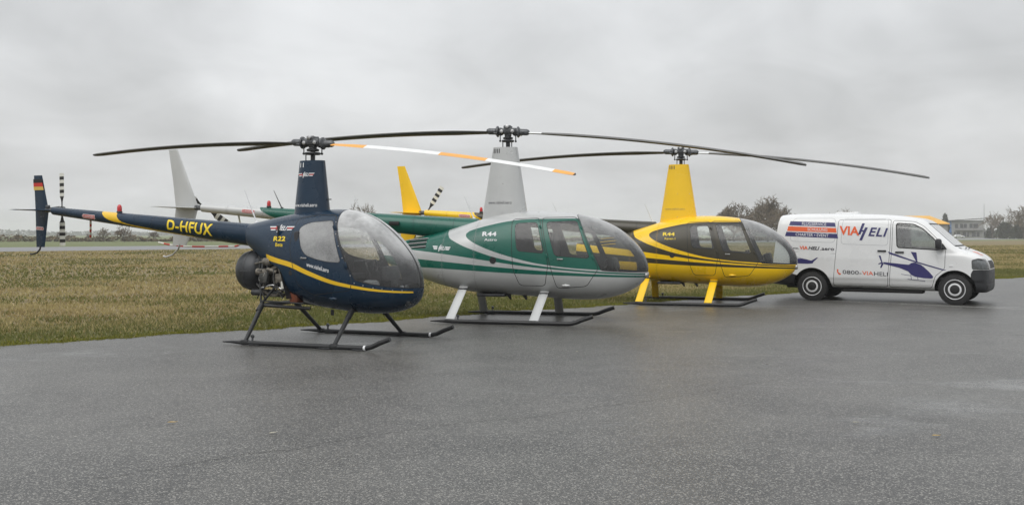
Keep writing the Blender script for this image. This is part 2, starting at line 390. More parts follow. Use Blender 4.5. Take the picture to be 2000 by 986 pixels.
# ------------------------------------------------------------------ helicopters
def fin(name, secs, mats, parent, side='z', y0=0.):
    """aerofoil surface through sections (span, trailing x, leading x, thickness); side 'z' upright, 'y' level"""
    V = []; F = []; prof = [(0, 0), (.25, .35), (.6, .85), (.85, .9), (.96, .55), (1, 0), (.96, -.55), (.85, -.9), (.6, -.85), (.25, -.35)]
    n = len(prof)
    for sp, xt, xl, th in secs:
        for u, t in prof:
            x = xt+(xl-xt)*u
            V.append((x, y0+t*th/2, sp) if side == 'z' else (x, sp, y0+t*th/2))
    for i in range(len(secs)-1):
        for k in range(n): F.append([i*n+k, i*n+(k+1) % n, (i+1)*n+(k+1) % n, (i+1)*n+k])
    mb = MB().add(V, F+[list(range(n)), [(len(secs)-1)*n+k for k in range(n)]])
    return mb.obj(name, mats, parent, 50)
def blade(parent, zh, a, Rr, chord, root, slope, droop, p0, p1, bands):
    """main rotor blade; a = direction in degrees, slope = teeter, painted bands on its upper face"""
    a = R(a); d = Vector((math.cos(a), math.sin(a), 0)); pr = Vector((-math.sin(a), math.cos(a), 0))
    prof = [(.25, 0, 0), (.16, .05, 0), (-.05, .065, 0), (-.4, .04, 0), (-.75, .004, 0), (-.4, -.03, 1), (-.05, -.045, 1), (.16, -.035, 1)]
    n = len(prof); V = []; F = []; M = []; K = 48; names = ['blade_black', 'blade_orange', 'blade_white']
    rs = sorted(set(list(np.linspace(root, Rr, K))+[x[0]*Rr for x in bands if root < x[0]*Rr < Rr]))
    for r in rs:
        c = chord*min(1, .62+(r-root)/(.12*Rr)*.38); c *= 1 if r < Rr*.985 else .8
        z = zh+slope*r-droop*(r/Rr)**2; p = R(p0+(p1-p0)*r/Rr)
        for u, t, _ in prof:
            u2, t2 = u*c, t*c*1.9
            V.append(d*r+pr*(u2*math.cos(p)-t2*math.sin(p))+Vector((0, 0, z+u2*math.sin(p)+t2*math.cos(p))))
    for i in range(len(rs)-1):
        f = (rs[i]+rs[i+1])/2/Rr; col = 0
        for lim, cc in bands:
            if f >= lim: col = cc
        for k in range(n):
            F.append([i*n+k, i*n+(k+1) % n, (i+1)*n+(k+1) % n, (i+1)*n+k]); M.append(col if k in (1, 2, 3) else 0)
    F += [list(range(n)), [(len(rs)-1)*n+k for k in range(n)]]; M += [0, 0]
    mb = MB(); mb.V = [tuple(v) for v in V]; mb.F = F; mb.M = M
    return mb.obj('rotor_blade', names, parent, 35)
def rotor_head(parent, z, a, zf, sc=1., tilt=0.):
    """teetering hub on its mast, with grips, swashplate and pitch links; a = blade direction"""
    h = empty('rotor_hub', (0, 0, z), R(a)); h.parent = parent; s = sc
    mb = MB()
    for sx in (-1, 1):
        mb.box((0, sx*.062*s, 0), (.26*s, .035*s, .085*s), bev=.02*s); mb.box((0, sx*.062*s, .05*s), (.12*s, .035*s, .07*s), bev=.02*s)
    mb.box((0, 0, 0), (.1*s, .1*s, .16*s), bev=.015*s); mb.tube([(0, 0, -.05*s), (0, 0, -.13*s)], .05*s, 14)
    mb.obj('hub_block', 'hub_grey', h)
    for x, zz in ((-.085, -.012), (.085, -.012), (0, .06)):
        MB().lathe([(.010*s, -.112*s), (.026*s, -.108*s), (.03*s, -.082*s), (.03*s, .082*s), (.026*s, .108*s), (.01*s, .112*s)], (x*s, 0, zz*s), 'y', 12).obj('hinge_bolt', 'metal_bright', h)
    for sg in (-1, 1):
        T = tilt*sg
        g = MB().lathe([(.02, .06), (.05, .08), (.062, .1), (.066, .125), (.058, .14), (.085, .15), (.088, .17), (.06, .19), (.05, .2), (.05, .3), (.036, .33), (.02, .34)], (0, 0, 0), 'x', 16)
        g.box((.18, .06, -.035), (.06, .11, .03), bev=.01)
        g.V = [(x*s*sg, y*s*sg, (zz+T*x-.012)*s) for x, y, zz in g.V]
        g.obj('blade_grip', 'hub_grey', h)
    b = z-zf
    MB().tube([(0, 0, -b-.12), (0, 0, -.06)], .033*s, 14).obj('mast_shaft', 'metal_dark', h)
    q = min(.11*s, b*.45)
    mb = MB().lathe([(.03, -.02), (.1, -.015), (.115, 0), (.1, .018), (.05, .022)], (0, 0, -b*.62), 'z', 18)
    mb.lathe([(.04, 0), (.085, .005), (.09, .03), (.07, .04), (.04, .05)], (0, 0, -b*.62+.03), 'z', 18)
    for k in range(3): mb.lathe([(.04, 0), (.062-.006*k, .005), (.062-.006*k, .012), (.04, .018)], (0, 0, -b*.62+.085+.02*k), 'z', 16)
    mb.obj('swashplate', 'metal_dark', h)
    for x, y, z0, z1 in ((-.115*s, -.05, -b*.62, -.03), (.115*s, .05, -b*.62, -.03), (-.07*s, -.07, -b-.02, -b*.62), (.07*s, -.07, -b-.02, -b*.62)):
        mb = MB().tube([(x, y, z0), (x, y, z1)], .008*s, 8); mb.lathe([(.016*s, -.014), (.018*s, 0), (.016*s, .014)], (x, y, z0), 'y', 8); mb.lathe([(.016*s, -.014), (.018*s, 0), (.016*s, .014)], (x, y, z1), 'y', 8)
        mb.obj('pitch_link', 'metal_dark', h)
    return h
def tail_rotor(parent, c, Rr, ang, chord, nb=7):
    t = empty('tail_rotor', c, 0); t.parent = parent
    MB().lathe([(.02, -.1), (.03, -.06), (.028, -.02), (.05, -.015), (.05, .03), (.02, .05)], (0, 0, 0), 'y', 14).obj('hub', 'hub_grey', t)
    for k in range(2):
        a = R(ang+180*k); d = Vector((math.cos(a), 0, math.sin(a))); e = Vector((-math.sin(a), 0, math.cos(a)))
        V = []; F = []; M = []; lim = [.08, .2, .3]+list(np.linspace(.36, 1, nb+1)); n = 6
        for i, f in enumerate(lim):
            w = chord*(.3 if f < .25 else .62 if f < .33 else 1); tw = .35 if f < .3 else .12; th = .012
            for u, q in ((.5, 0), (.2, 1), (-.2, 1), (-.5, 0), (-.2, -1), (.2, -1)):
                V.append(d*(f*Rr)+e*(u*w)+Vector((0, u*w*tw+q*th/2*(1 if f > .3 else 1.6), 0)))
        for i in range(len(lim)-1):
            col = 1 if (len(lim)-2-i) % 2 == 0 and lim[i] >= .35 else 0
            for j in range(n): F.append([i*n+j, i*n+(j+1) % n, (i+1)*n+(j+1) % n, (i+1)*n+j]); M.append(col)
        F += [list(range(n)), [(len(lim)-1)*n+j for j in range(n)]]; M += [0, 1]
        mb = MB(); mb.V = [tuple(v) for v in V]; mb.F = F; mb.M = M; mb.obj('tail_rotor_blade', ['black_band', 'white_band'], t, 30)
    return t
def skid(parent, y, x0, x1, x2, z2, r, band=None):
    P = [(x0-.02, y, .035), (x0+.12, y, .038), (x0+.3, y, r+.004)]+[(x, y, r+.002) for x in np.linspace(x0+.5, x1-.12, 6)]
    P += [(x1-.04, y, r+.006), (x1+.04, y, r+.025), (x1+(x2-x1)*.5, y, r+.02+(z2-r)*.42), (x2, y, z2)]
    s = MB().tube(P, [r*.25, r*.55, r*.95]+[r]*(len(P)-4)+[r*.95], 12).obj('skid', 'skid_black', parent)
    for x in ((x0+.5, .55*x1+.0*x0, x1-.15) if band else (x0+.42,)):
        MB().box((x, y, .012), (.16, .06, .022), bev=.006).obj('wear_shoe', 'metal_dark', s)
    MB().tube([(x0+.46, y, .06), (x0+.46, y, .12)], .014, 8).lathe([(.02, -.02), (.028, 0), (.02, .02)], (x0+.46, y, .125), 'y', 10).obj('wheel_fitting', 'hub_grey', s)
    if band: MB().tube([(x1-.075, y, r+.004), (x1-.045, y, r+.006)], r*1.06, 14).obj('band', 'white_decal', s)
    return s
def beacon(parent, p, s=1.):
    b = MB().lathe([(.05*s, 0), (.052*s, .035*s), (.046*s, .045*s)], p, 'z', 14).obj('beacon', 'skid_black', parent)
    MB().lathe([(.042*s, .045*s), (.044*s, .09*s), (.04*s, .13*s), (.026*s, .155*s), (.006*s, .163*s)], p, 'z', 16).obj('lens', 'beacon_red', b)
def whip(parent, p, q, mat, r=.012, base=True):
    w = MB().tube([p, (Vector(p)*.9+Vector(q)*.1), q], [r*1.6, r, r*.4], 8).obj('antenna', mat, parent)
    if base: MB().lathe([(.035, -.02), (.03, .012), (.014, .03)], p, 'z', 12).obj('base', mat, w)
def winglogo(parent, sh, x0, x1, z0, z1, bars, letter, slope=0., v=None, eps=.004):
    """spread-wing emblem: three bars each side of a slanted word"""
    w = x1-x0; h = (z1-z0); zz = lambda x, z: z+slope*(x-x0)
    for i, m_ in enumerate(bars):
        a = z1-h*(.12+i*.27); c = a-h*.2; ps = []
        for s0, s1, k in ((x0+.035*w*i, x0+.27*w, -1), (x1-.28*w, x1-.035*w*i, 1)):
            ps.append([(s0, zz(s0, a)), (s1+.01*w, zz(s1, a)), (s1, zz(s1, c)), (s0+.02*w, zz(s0, c))] if k < 0 else [(s0+.01*w, zz(s0, a)), (s1, zz(s1, a)), (s1-.02*w, zz(s1, c)), (s0, zz(s0, c))])
        for q in ps: shape('emblem_wing', q, m_, parent, sh, eps)
    xa, xb = x0+.33*w, x1-.27*w
    text('emblem_lettering', 'HELI', ((xa, zz(xa, z0+.1*h)), (xb, zz(xb, z0+.1*h)), (xa, zz(xa, z1-.1*h)), (xb, zz(xb, z1-.1*h))), letter, parent, sh, .35, .02, .9, eps+.001)
    xh = xa+.03*w
    shapes('emblem_stroke', [[(xh-.02*w, zz(xh, z0-.25*h)), (xh+.025*w, zz(xh, z0-.25*h)), (xh+.13*w, zz(xh, z1+.18*h)), (xh+.09*w, zz(xh, z1+.18*h))]], letter, parent, sh, eps+.002)
    if v: shapes('emblem_stroke', [[(xa-.07*w, zz(xa, z1-.1*h)), (xa-.03*w, zz(xa, z1-.1*h)), (xa+.02*w, zz(xa, z0+.3*h)), (xa, zz(xa, z0+.1*h))]], v, parent, sh, eps+.0015)
def danger(parent, sh, x0, x1, z0, z1, slope=0., arrow=-1):
    zz = lambda x, z: z+slope*(x-x0); h = z1-z0; zm = (z0+z1)/2
    P = [(x0-h*.35, zz(x0, zm)), (x0, zz(x0, z0)), (x1, zz(x1, z0)), (x1, zz(x1, z1)), (x0, zz(x0, z1))]
    shape('warning_plate', P, 'white_decal', parent, sh, .003)
    q = h*.1; P2 = [(x0-h*.2, zz(x0, zm)), (x0+q*.3, zz(x0, z0+q)), (x1-q, zz(x1, z0+q)), (x1-q, zz(x1, z1-q)), (x0+q*.3, zz(x0, z1-q))]
    shape('warning_field', P2, 'red_decal', parent, sh, .0045)
    text('warning_lettering', 'DANGER', ((x0+q, zz(x0, z0+h*.25)), (x1-2*q, zz(x1, z0+h*.25)), (x0+q, zz(x0, z1-h*.25)), (x1-2*q, zz(x1, z1-h*.25))), 'white_decal', parent, sh, 0, .01, 1.05, .006)
def seat(parent, x, y, w, z, mat, hb=.62, rec=.12):
    s = empty('seat', (x, y, z)); s.parent = parent
    MB().box((.2, 0, .05), (.46, w, .11), bev=.04).obj('cushion', mat, s)
    rot = Matrix.Rotation(-rec, 3, 'Y')
    MB().box((-.06-rec*hb*.4, 0, .1+hb/2), (.09, w, hb), rot=rot, bev=.035).obj('backrest', mat, s)
    MB().box((.2, 0, -.08), (.44, w*.72, .16), bev=.02).obj('seat_box', 'liner', s)

def boom_shell(x0, z0, r0, x1, z1, r1, mat, part='tail_boom'):
    st = []
    for t in np.linspace(0, 1, 12):
        x = x0+(x1-x0)*t; z = z0+(z1-z0)*t; r = r0+(r1-r0)*t; st.append((x, z+r, x, z-r, r*.97))
    return Shell(st, 2, 2, 5, 40, part, mat, h=.5)

def build_r22():
    O = empty('helicopter', (-2.80, 14.4, 0), R(-22), label='small navy blue two-seat helicopter with yellow stripe, registration D-HFUX on its boom', cat='helicopter', group='helicopters parked in a row')
    st = [(-1.02, 1.635, -1.02, 1.30, .165, .5), (-.62, 1.71, -.62, 1.02, .33, .5), (-.25, 1.775, -.25, .62, .465, .46), (.1, 1.815, .1, .50, .535, .42), (.45, 1.83, .45, .45, .56, .40), (.75, 1.80, .75, .42, .56, .38),
          (1.0, 1.705, 1.0, .405, .535, .37), (1.22, 1.56, 1.22, .415, .485, .36), (1.41, 1.39, 1.40, .445, .405, .36), (1.55, 1.225, 1.54, .50, .31, .36), (1.635, 1.08, 1.63, .57, .215, .37), (1.682, .95, 1.68, .65, .125, .42), (1.70, .83, 1.70, .76, .04, .5), (1.702, .80, 1.702, .79, .004, .5)]
    S = Shell(st, 2.25, 2.45, 14, 120, 'fuselage', 'navy')
    S.region([(-1.5, 0), (-.06, 0), (-.09, .6), (-.2, .95), (-.27, 1.03), (-.42, 1.075), (-.7, 1.135), (-.9, 1.16), (-1.5, 1.16)], 'void')
    ws = rpoly([(.60, 2.1), (.60, 1.78), (.64, 1.62), (.715, 1.43), (.84, 1.16), (.995, .875), (1.2, .825), (1.42, .79), (1.62, .772), (1.9, .77), (1.9, 2.1)], .03)
    win = rpoly([(.055, 1.56), (.13, 1.615), (.23, 1.645), (.56, 1.67), (.79, 1.105), (.58, 1.118), (.42, 1.145), (.235, 1.20), (.15, 1.29)], .045)
    S.region(ws, '_seal', 'black_rubber', {'fuselage'}, .006); S.region(ws, 'windshield', 'canopy_foggy', {'_seal'}, -.006)
    S.split(lambda x, y, z: np.abs(y)-.02, '_strip', 'black_rubber', {'windshield'})
    door = rpoly([(-.03, 1.70), (.25, 1.745), (.572, 1.745), (.665, 1.50), (.95, .90), (.93, .74), (.30, .66), (.08, .80), (-.05, 1.3)], .06)
    S.panel(door, 'door', .005)
    S.region(win, '_wseal', 'black_rubber', {'door'}, .006); S.region(win, 'door_window', 'door_foggy', {'_wseal'}, -.002)
    up = [(-.6, 1.225), (-.28, 1.155), (-.01, 1.10), (.25, 1.003), (.64, .875), (1.03, .797), (1.39, .745), (1.8, .715)]; lo = [(-.6, 1.14), (-.28, 1.085), (-.01, 1.03), (.25, .94), (.64, .822), (1.03, .758), (1.39, .718), (1.8, .695)]
    S.between(up, lo, 'stripe_yellow', {'fuselage', 'door'}, -.53, 1.665)
    for i, p in enumerate(S.part):
        if p in ('_seal', '_strip'): S.part[i] = 'fuselage'
        if p == '_wseal': S.part[i] = 'door'
    S.build('fuselage', 'fuselage', O)
    S.region([(-.12, 0), (3, 0), (3, 3), (-.12, 3)], '_cab', None, {'fuselage'}); S.split(lambda x, y, z: y, '_near', None, {'door', 'door_window'})
    lin = S.build('_cab', 'cabin_lining', O, .018, matmap='liner')
    for p, w in (('_near', -1), ('x', 1)):
        pass
    # doors: one on each side, each with its own window
    for sg in (-1, 1):
        T = Shell.__new__(Shell); T.V, T.N, T.F = S.V, S.N, S.F
        T.part = []; T.mat = S.mat
        for f, p, m_ in zip(S.F, S.part, S.mat):
            isn = p == '_near'; isd = p in ('door', 'door_window', '_near')
            if isd and isn == (sg < 0): T.part.append('w' if m_ == 'door_foggy' else 'd')
            else: T.part.append('')
        d = T.build('d', 'door', O); T.build('d', 'door_lining', d, .018, matmap='liner'); w = T.build('w', 'window', d)
        MB().lathe([(.012, -.012), (.016, 0), (.012, .012)], (.18, sg*.56, 1.165), 'y', 10).box((.225, sg*.562, 1.163), (.07, .012, .018), bev=.004).obj('handle', 'metal_bright', d)
    S.build('windshield', 'windshield', O)
    # rivets round the windshield
    for k, (x, z) in enumerate([(.62, 1.66), (.675, 1.5), (.745, 1.34), (.82, 1.18), (.88, 1.06), (.945, .95), (1.0, .85), (1.12, .82), (1.25, .79), (1.36, .775), (1.48, .758), (1.58, .752)]):
        p, n = S.y_at(x-.012, z-.012); MB().lathe([(.0085, -.004), (.007, .003), (.002, .0045)], tuple(p-n*0), 'y', 8).obj('rivet', 'metal_bright', O)
    # firewall and cabin floor
    MB().add([(-.10, -.5, .6), (-.10, .5, .6), (-.24, .46, 1.0), (-.24, -.46, 1.0), (-.30, .43, 1.6), (-.30, -.43, 1.6)], [[0, 1, 2, 3], [3, 2, 4, 5]]).obj('firewall', 'metal_dark', O)
    MB().box((.75, 0, .63), (.9, .6, .03)).obj('floor_panel', 'liner', O)
    for y in (-.26, .26): seat(O, .16, y, .46, .83, 'seat_dark', .6)
    c = empty('instrument_console', (1.2, 0, .58)); c.parent = O
    MB().box((0, 0, .14), (.22, .2, .34), bev=.04).obj('pedestal', 'panel_black', c); MB().box((.03, 0, .36), (.12, .42, .22), rot=Matrix.Rotation(-.25, 3, 'Y'), bev=.04).obj('panel', 'panel_black', c)
    for y, z in ((-.12, .4), (0, .4), (.12, .4), (-.07, .31), (.07, .31)): MB().lathe([(.035, 0), (.035, -.012), (.028, -.014)], (-.045, y, z), 'x', 12).obj('gauge', 'metal_dark', c)
    MB().tube([(.86, 0, .62), (.9, 0, .95), (.84, 0, 1.1)], .016).tube([(.84, -.3, 1.12), (.84, .3, 1.12)], .013).tube([(.84, -.3, 1.12), (.82, -.31, .98)], .018).tube([(.84, .3, 1.12), (.82, .31, .98)], .018).obj('control_stick', 'panel_black', O)
    for y in (-.28, .28): 
        for dy in (-.07, .07): MB().box((1.30, y+dy, .72), (.05, .07, .12), bev=.02).obj('pedal', 'seat_grey', O)
    MB().box((1.06, -.22, .80), (.22, .17, .13), bev=.05).obj('kit_bag', 'seat_grey', O)
    MB().box((1.18, -.02, .83), (.14, .14, .15), bev=.05).obj('headset', 'seat_grey', O)
    # boom
    B = boom_shell(-.95, 1.465, .165, -4.80, 1.852, .06, 'navy')
    sw = np.vstack([cr([(-3.86, 1.95), (-3.66, 1.728), (-3.27, 1.632), (-2.78, 1.534), (-2.0, 1.438)], 5), cr([(-2.0, 1.46), (-2.33, 1.497), (-2.9, 1.585), (-3.38, 1.69), (-3.52, 1.95)], 5)])
    B.region(sw, None, 'stripe_yellow')
    for x in (-1.55, -2.15, -2.75, -3.35, -3.95, -4.5): B.seam(x, 'seam_navy', 'tail_boom', .003)
    bo = B.build('tail_boom', 'tail_boom', O)
    MB().lathe([(.172, 0), (.175, .015), (.172, .03)], (-1.0, 0, 1.468), 'x', 32).obj('joint_ring', 'navy', bo)
    text('registration_lettering', 'D-HFUX', ((-2.46, 1.555), (-1.63, 1.455), (-2.46, 1.70), (-1.63, 1.63)), 'yellow_decal', bo, B, 0, .025, 1.08, .003, .012)
    danger(bo, B, -4.12, -3.88, 1.735, 1.80, -.09)
    beacon(O, (-3.47, 0, 1.80), .85)
    # tail
    fu = fin('tail_fin', [(1.28, -5.16, -4.985, .02), (1.55, -5.17, -4.945, .03), (1.86, -5.18, -4.90, .035), (2.42, -5.215, -5.04, .02)], 'navy', O)
    for z0, z1, m_ in ((2.30, 2.36, 'black_decal'), (2.24, 2.30, 'red_decal'), (2.185, 2.24, 'gold_decal')):
        le = lambda z: -4.90-(z-1.86)/.56*.14
        xe = lambda z: -5.18-(z-1.86)/.56*.035
        shape('flag_stripe', [(xe(z0)+.003, z0), (le(z0)-.006, z0), (le(z1)-.006, z1), (xe(z1)+.003, z1)], m_, fu, Flat(-.0175))
    shape('warning_plate', [(-5.155, 1.575), (-5.135, 1.555), (-5.0, 1.545), (-4.985, 1.565), (-5.0, 1.6), (-5.135, 1.61)], 'white_decal', fu, Flat(-.0165))
    shape('warning_field', [(-5.145, 1.575), (-5.13, 1.562), (-5.005, 1.553), (-4.993, 1.565), (-5.005, 1.593), (-5.13, 1.60)], 'red_decal', fu, Flat(-.018))
    text('warning_lettering', 'DANGER', (-5.12, -5.01, 1.565, 1.59), 'white_decal', fu, Flat(-.0195), 0, .01)
    fin('stabilizer', [(-.60, -5.09, -4.89, .015), (-.3, -5.13, -4.86, .025), (.06, -5.15, -4.82, .03)], 'navy', O, 'y', 1.862)
    MB().box((-4.86, 0, 1.865), (.2, .07, .07), bev=.02).tube([(-4.92, .03, 1.9), (-4.76, .08, 1.92)], .01).tube([(-4.82, 0, 1.88), (-4.82, .16, 1.88)], .03).box((-4.9, -.02, 1.92), (.06, .05, .05), bev=.01).obj('tail_gearbox', 'hub_grey', O)
    tail_rotor(O, (-4.82, .19, 1.88), .58, 91, .105)
    MB().tube([(-5.07, 0, 1.30), (-5.09, 0, 1.24), (-5.15, 0, 1.19), (-5.25, 0, 1.165), (-5.29, 0, 1.17)], .014, 8).obj('tail_skid', 'skid_black', O)
    g = MB(); P = [Vector((-4.10, .06, 1.74))*(1-t)+Vector((-4.28, .24, 1.44))*t for t in np.linspace(0, 1, 8)]
    for i in range(7): g.tube([P[i], P[i+1]], .016, 8, i % 2)
    g.obj('rotor_guard', ['red_band', 'white_band'], O)
    whip(O, (-.93, -.02, 1.645), (-1.12, -.05, 2.12), 'white_decal')
    # mast fairing
    M_ = Shell([(-.33, 1.70, .28, 1.70, .001)]*1+[(0, 0, 0, 0, 0)], k=2) if False else None
    fairing(O, 1.68, -.30, .27, .16, 2.515, -.205, .185, .10, 'navy', 'r22')
    rotor_head(O, 2.775, 2, 2.515, 1., -.06)
    blade(O, 2.755, 2, 3.84, .185, .32, -.062, .27, 13, 8.5, [(0, 1), (.225, 2), (.515, 1), (.69, 2), (.93, 1)])
    blade(O, 2.755, 182, 3.84, .185, .32, .052, .26, 13, 3, [(0, 1), (.225, 2), (.515, 1), (.69, 2), (.93, 1)])
    rivets(bo, B, [((x+dx, 1.465-(x+.95)*.1005-.13), (x+dx, 1.465-(x+.95)*.1005+.13)) for x in (-1.55, -2.15, -2.75, -3.35, -3.95, -4.5) for dx in (-.025, .025)], 'seam_navy', .04)
    rivets(O, S, [((-.5, 1.68), (.02, 1.735)), ((-.72, 1.2), (-.72, 1.6)), ((-.12, 1.2), (-.12, 1.66)), ((.1, .58), (1.3, .5))], 'seam_navy', .06)
    for x, z in ((.632, 1.56), (.862, 1.07)):
        p, n = S.y_at(x, z); MB().box((p.x, p.y-.006, p.z), (.05, .016, .09), bev=.005, rot=Matrix.Rotation(R(-20), 3, 'Y')).obj('hinge', 'navy', O)
    # print on the cabin
    winglogo(O, S, -.50, -.03, 1.527, 1.60, ['white_decal', 'red_decal', 'white_decal'], 'white_decal', 0, 'red_decal')
    text('type_lettering', 'R22', (-.37, -.145, 1.39, 1.455), 'yellow_decal', O, S, 0, .035, 1.05); text('type_lettering', 'Beta', (-.32, -.18, 1.315, 1.366), 'yellow_decal', O, S, 0, .012)
    text('web_lettering', 'www.viaheli.aero', ((.26, 1.05), (.615, .97), (.26, 1.11), (.615, 1.03)), 'white_decal', O, S, .2, .012)
    p, n = S.y_at(-.02, .96); MB().lathe([(.035, -.004), (.032, .004), (.01, .005)], tuple(p), 'y', 14).obj('vent', 'black_rubber', O)
    p, n = S.y_at(.62, .62); MB().lathe([(.004, .07), (.02, .04), (.028, 0), (.02, -.04), (.004, -.06)], tuple(p), 'x', 12).obj('air_scoop', 'navy', O)
    p, n = S.y_at(1.60, .58)
    for y in (-.09, .0): MB().lathe([(.05, -.02), (.055, .012), (.045, .022), (.02, .028)], (1.585, y-.06, .575), 'x', 16).obj('landing_light', 'lamp_glass', O)
    # engine bay
    E_ = empty('engine', (-.5, 0, .9)); E_.parent = O
    MB().box((.06, 0, .0), (.42, .3, .36), bev=.05).box((.0, 0, .22), (.3, .26, .12), bev=.03).obj('crankcase', 'engine_grey', E_)
    for x in (-.05, .2):
        for sg in (-1, 1):
            m_ = MB()
            for k in range(6): m_.lathe([(.085, 0), (.085, .012)], (x, sg*(.17+.028*k)-.006, -.03), 'y', 14)
            m_.lathe([(.06, -.09), (.06, .09)], (x, sg*.25, -.03), 'y', 12).box((x, sg*.36, -.03), (.15, .06, .14), bev=.02).obj('cylinder', 'engine_tan' if x > 0 else 'engine_grey', E_)
    m_ = MB()
    for a in ([(-.1, -.3, -.1), (-.12, -.32, -.2), (0, -.28, -.27), (.2, -.25, -.27)], [(.2, -.32, -.1), (.2, -.34, -.2), (.1, -.28, -.27)], [(.1, -.2, .1), (.22, -.34, .12), (.3, -.36, .02)], [(-.1, -.26, .08), (.02, -.38, .1), (.16, -.38, .06)]): m_.tube(a, .024, 8)
    tag(m_.obj('manifold', 'engine_tan', E_), kind='stuff')
    m_ = MB()
    for k in range(9):
        r0 = random.Random(k); a = Vector((r0.uniform(-.15, .3), -.3-.1*r0.random(), r0.uniform(-.3, .2))); m_.tube([a, a+Vector((r0.uniform(-.1, .1), -.02, r0.uniform(-.1, .1))), a+Vector((r0.uniform(-.2, .2), .05, r0.uniform(-.2, .1)))], .009, 6)
    tag(m_.obj('hoses', 'black_rubber', E_), kind='stuff')
    for k, a in enumerate(([(-.3, -.2, -.12), (-.1, -.36, -.16), (.1, -.38, -.12), (.28, -.36, -.2)], [(-.28, -.26, .17), (-.05, -.34, .2), (.16, -.36, .14), (.24, -.37, -.1)], [(.0, -.38, .16), (.02, -.40, -.02), (-.06, -.38, -.2)], [(.12, -.39, .1), (.14, -.41, -.1), (.26, -.38, -.3)], [(-.2, -.28, -.02), (-.12, -.36, -.06), (-.02, -.38, .05)])): MB().tube([Vector(q) for q in cr(a, 4)], (.011, .014, .009, .012, .016)[k], 8).obj('pipe', ('metal_bright', 'engine_tan', 'skid_black', 'engine_grey', 'metal_bright')[k], E_)
    MB().lathe([(.03, -.07), (.055, -.06), (.055, .05), (.03, .06)], (-.02, -.33, .2), 'x', 16).obj('alternator', 'engine_tan', E_)
    MB().lathe([(.03, -.05), (.042, -.045), (.042, .05), (.02, .06)], (.27, -.37, -.12), 'z', 14).obj('oil_filter', 'white_band', E_)
    MB().box((-.12, -.2, .02), (.03, .26, .3), bev=.01).obj('baffle', 'metal_dark', E_)
    MB().lathe([(.06, -.02), (.14, -.018), (.145, 0), (.14, .018), (.06, .02)], (-.22, -.02, .16), 'x', 24).obj('drive_sheave', 'hub_grey', E_)
    MB().box((.42, -.28, -.27), (.14, .18, .2), bev=.03).obj('oil_cooler', 'rust', E_)
    MB().tube([(-.34, -.24, -.235), (.12, -.24, -.235)], .045, 14).tube([(.1, -.24, -.235), (.2, -.22, -.15)], .035, 10).obj('exhaust', 'metal_dark', E_)
    MB().tube([(-.22, -.3, .06), (.0, -.3, .05)], .05, 14).tube([(-.02, -.3, .05), (.1, -.3, .12), (.22, -.33, .13)], .042, 12).obj('intake_hose', 'engine_tan', E_)
    f = empty('cooling_fan', (-.98, 0, .965)); f.parent = O
    MB().lathe([(.06, -.20), (.16, -.195), (.225, -.17), (.265, -.12), (.285, -.05), (.288, .02), (.275, .1), (.25, .16), (.18, .2), (.1, .21)], (0, 0, 0), 'x', 40).obj('shroud', 'shroud', f)
    MB().lathe([(.292, -.012), (.296, 0), (.292, .012)], (.0, 0, 0), 'x', 40).obj('clamp_ring', 'metal_dark', f)
    MB().tube([(-.19, -.1, .0), (-.03, -.30, .0), (.12, -.27, .0)], .006, 6).obj('seam', 'metal_dark', f)
    MB().box((.3, -.05, .1), (.34, .4, .2), bev=.08).obj('scroll_duct', 'shroud', f)
    # frame and landing gear
    for a, c, r_ in (((-.70, -.28, 1.18), (-.585, -.40, .50), .014), ((-.22, -.36, .92), (-.575, -.40, .52), .018), ((-.70, .28, 1.18), (-.585, .40, .50), .014), ((-.22, .36, .92), (-.575, .40, .52), .018),
                     ((-.58, -.40, .56), (.1, -.38, .535), .012), ((-.58, -.40, .50), (.15, -.30, .465), .024), ((-.58, .40, .50), (.15, .30, .465), .024), ((-.58, -.40, .50), (-.58, .40, .50), .028), ((.86, -.40, .46), (.86, .40, .46), .028)):
        MB().tube([a, c], r_, 10).obj('frame_tube', 'skid_black', O)
    for sg in (-1, 1):
        skid(O, sg*.93, -.80, 1.44, 1.74, .165, .032, True)
        for x0, z0, x1 in ((.86, .47, .92), (-.57, .52, -.46)):
            l_ = MB().tube([(x0, sg*.38, z0), (x1, sg*.93, .045)], [.034, .027], 12).obj('landing_gear_leg', 'skid_black', O)
            MB().tube([(x0+.004, sg*.40, z0-.015), (x0+.012, sg*.50, z0-.098)], .040, 12).obj('cuff', 'skid_black', l_)
            MB().box((x1, sg*.93, .04), (.12, .075, .07), bev=.02).obj('shoe', 'skid_black', l_)
    MB().box((.35, -.05, .40), (.05, .02, .08), bev=.008).obj('drain', 'metal_dark', O)
    return O
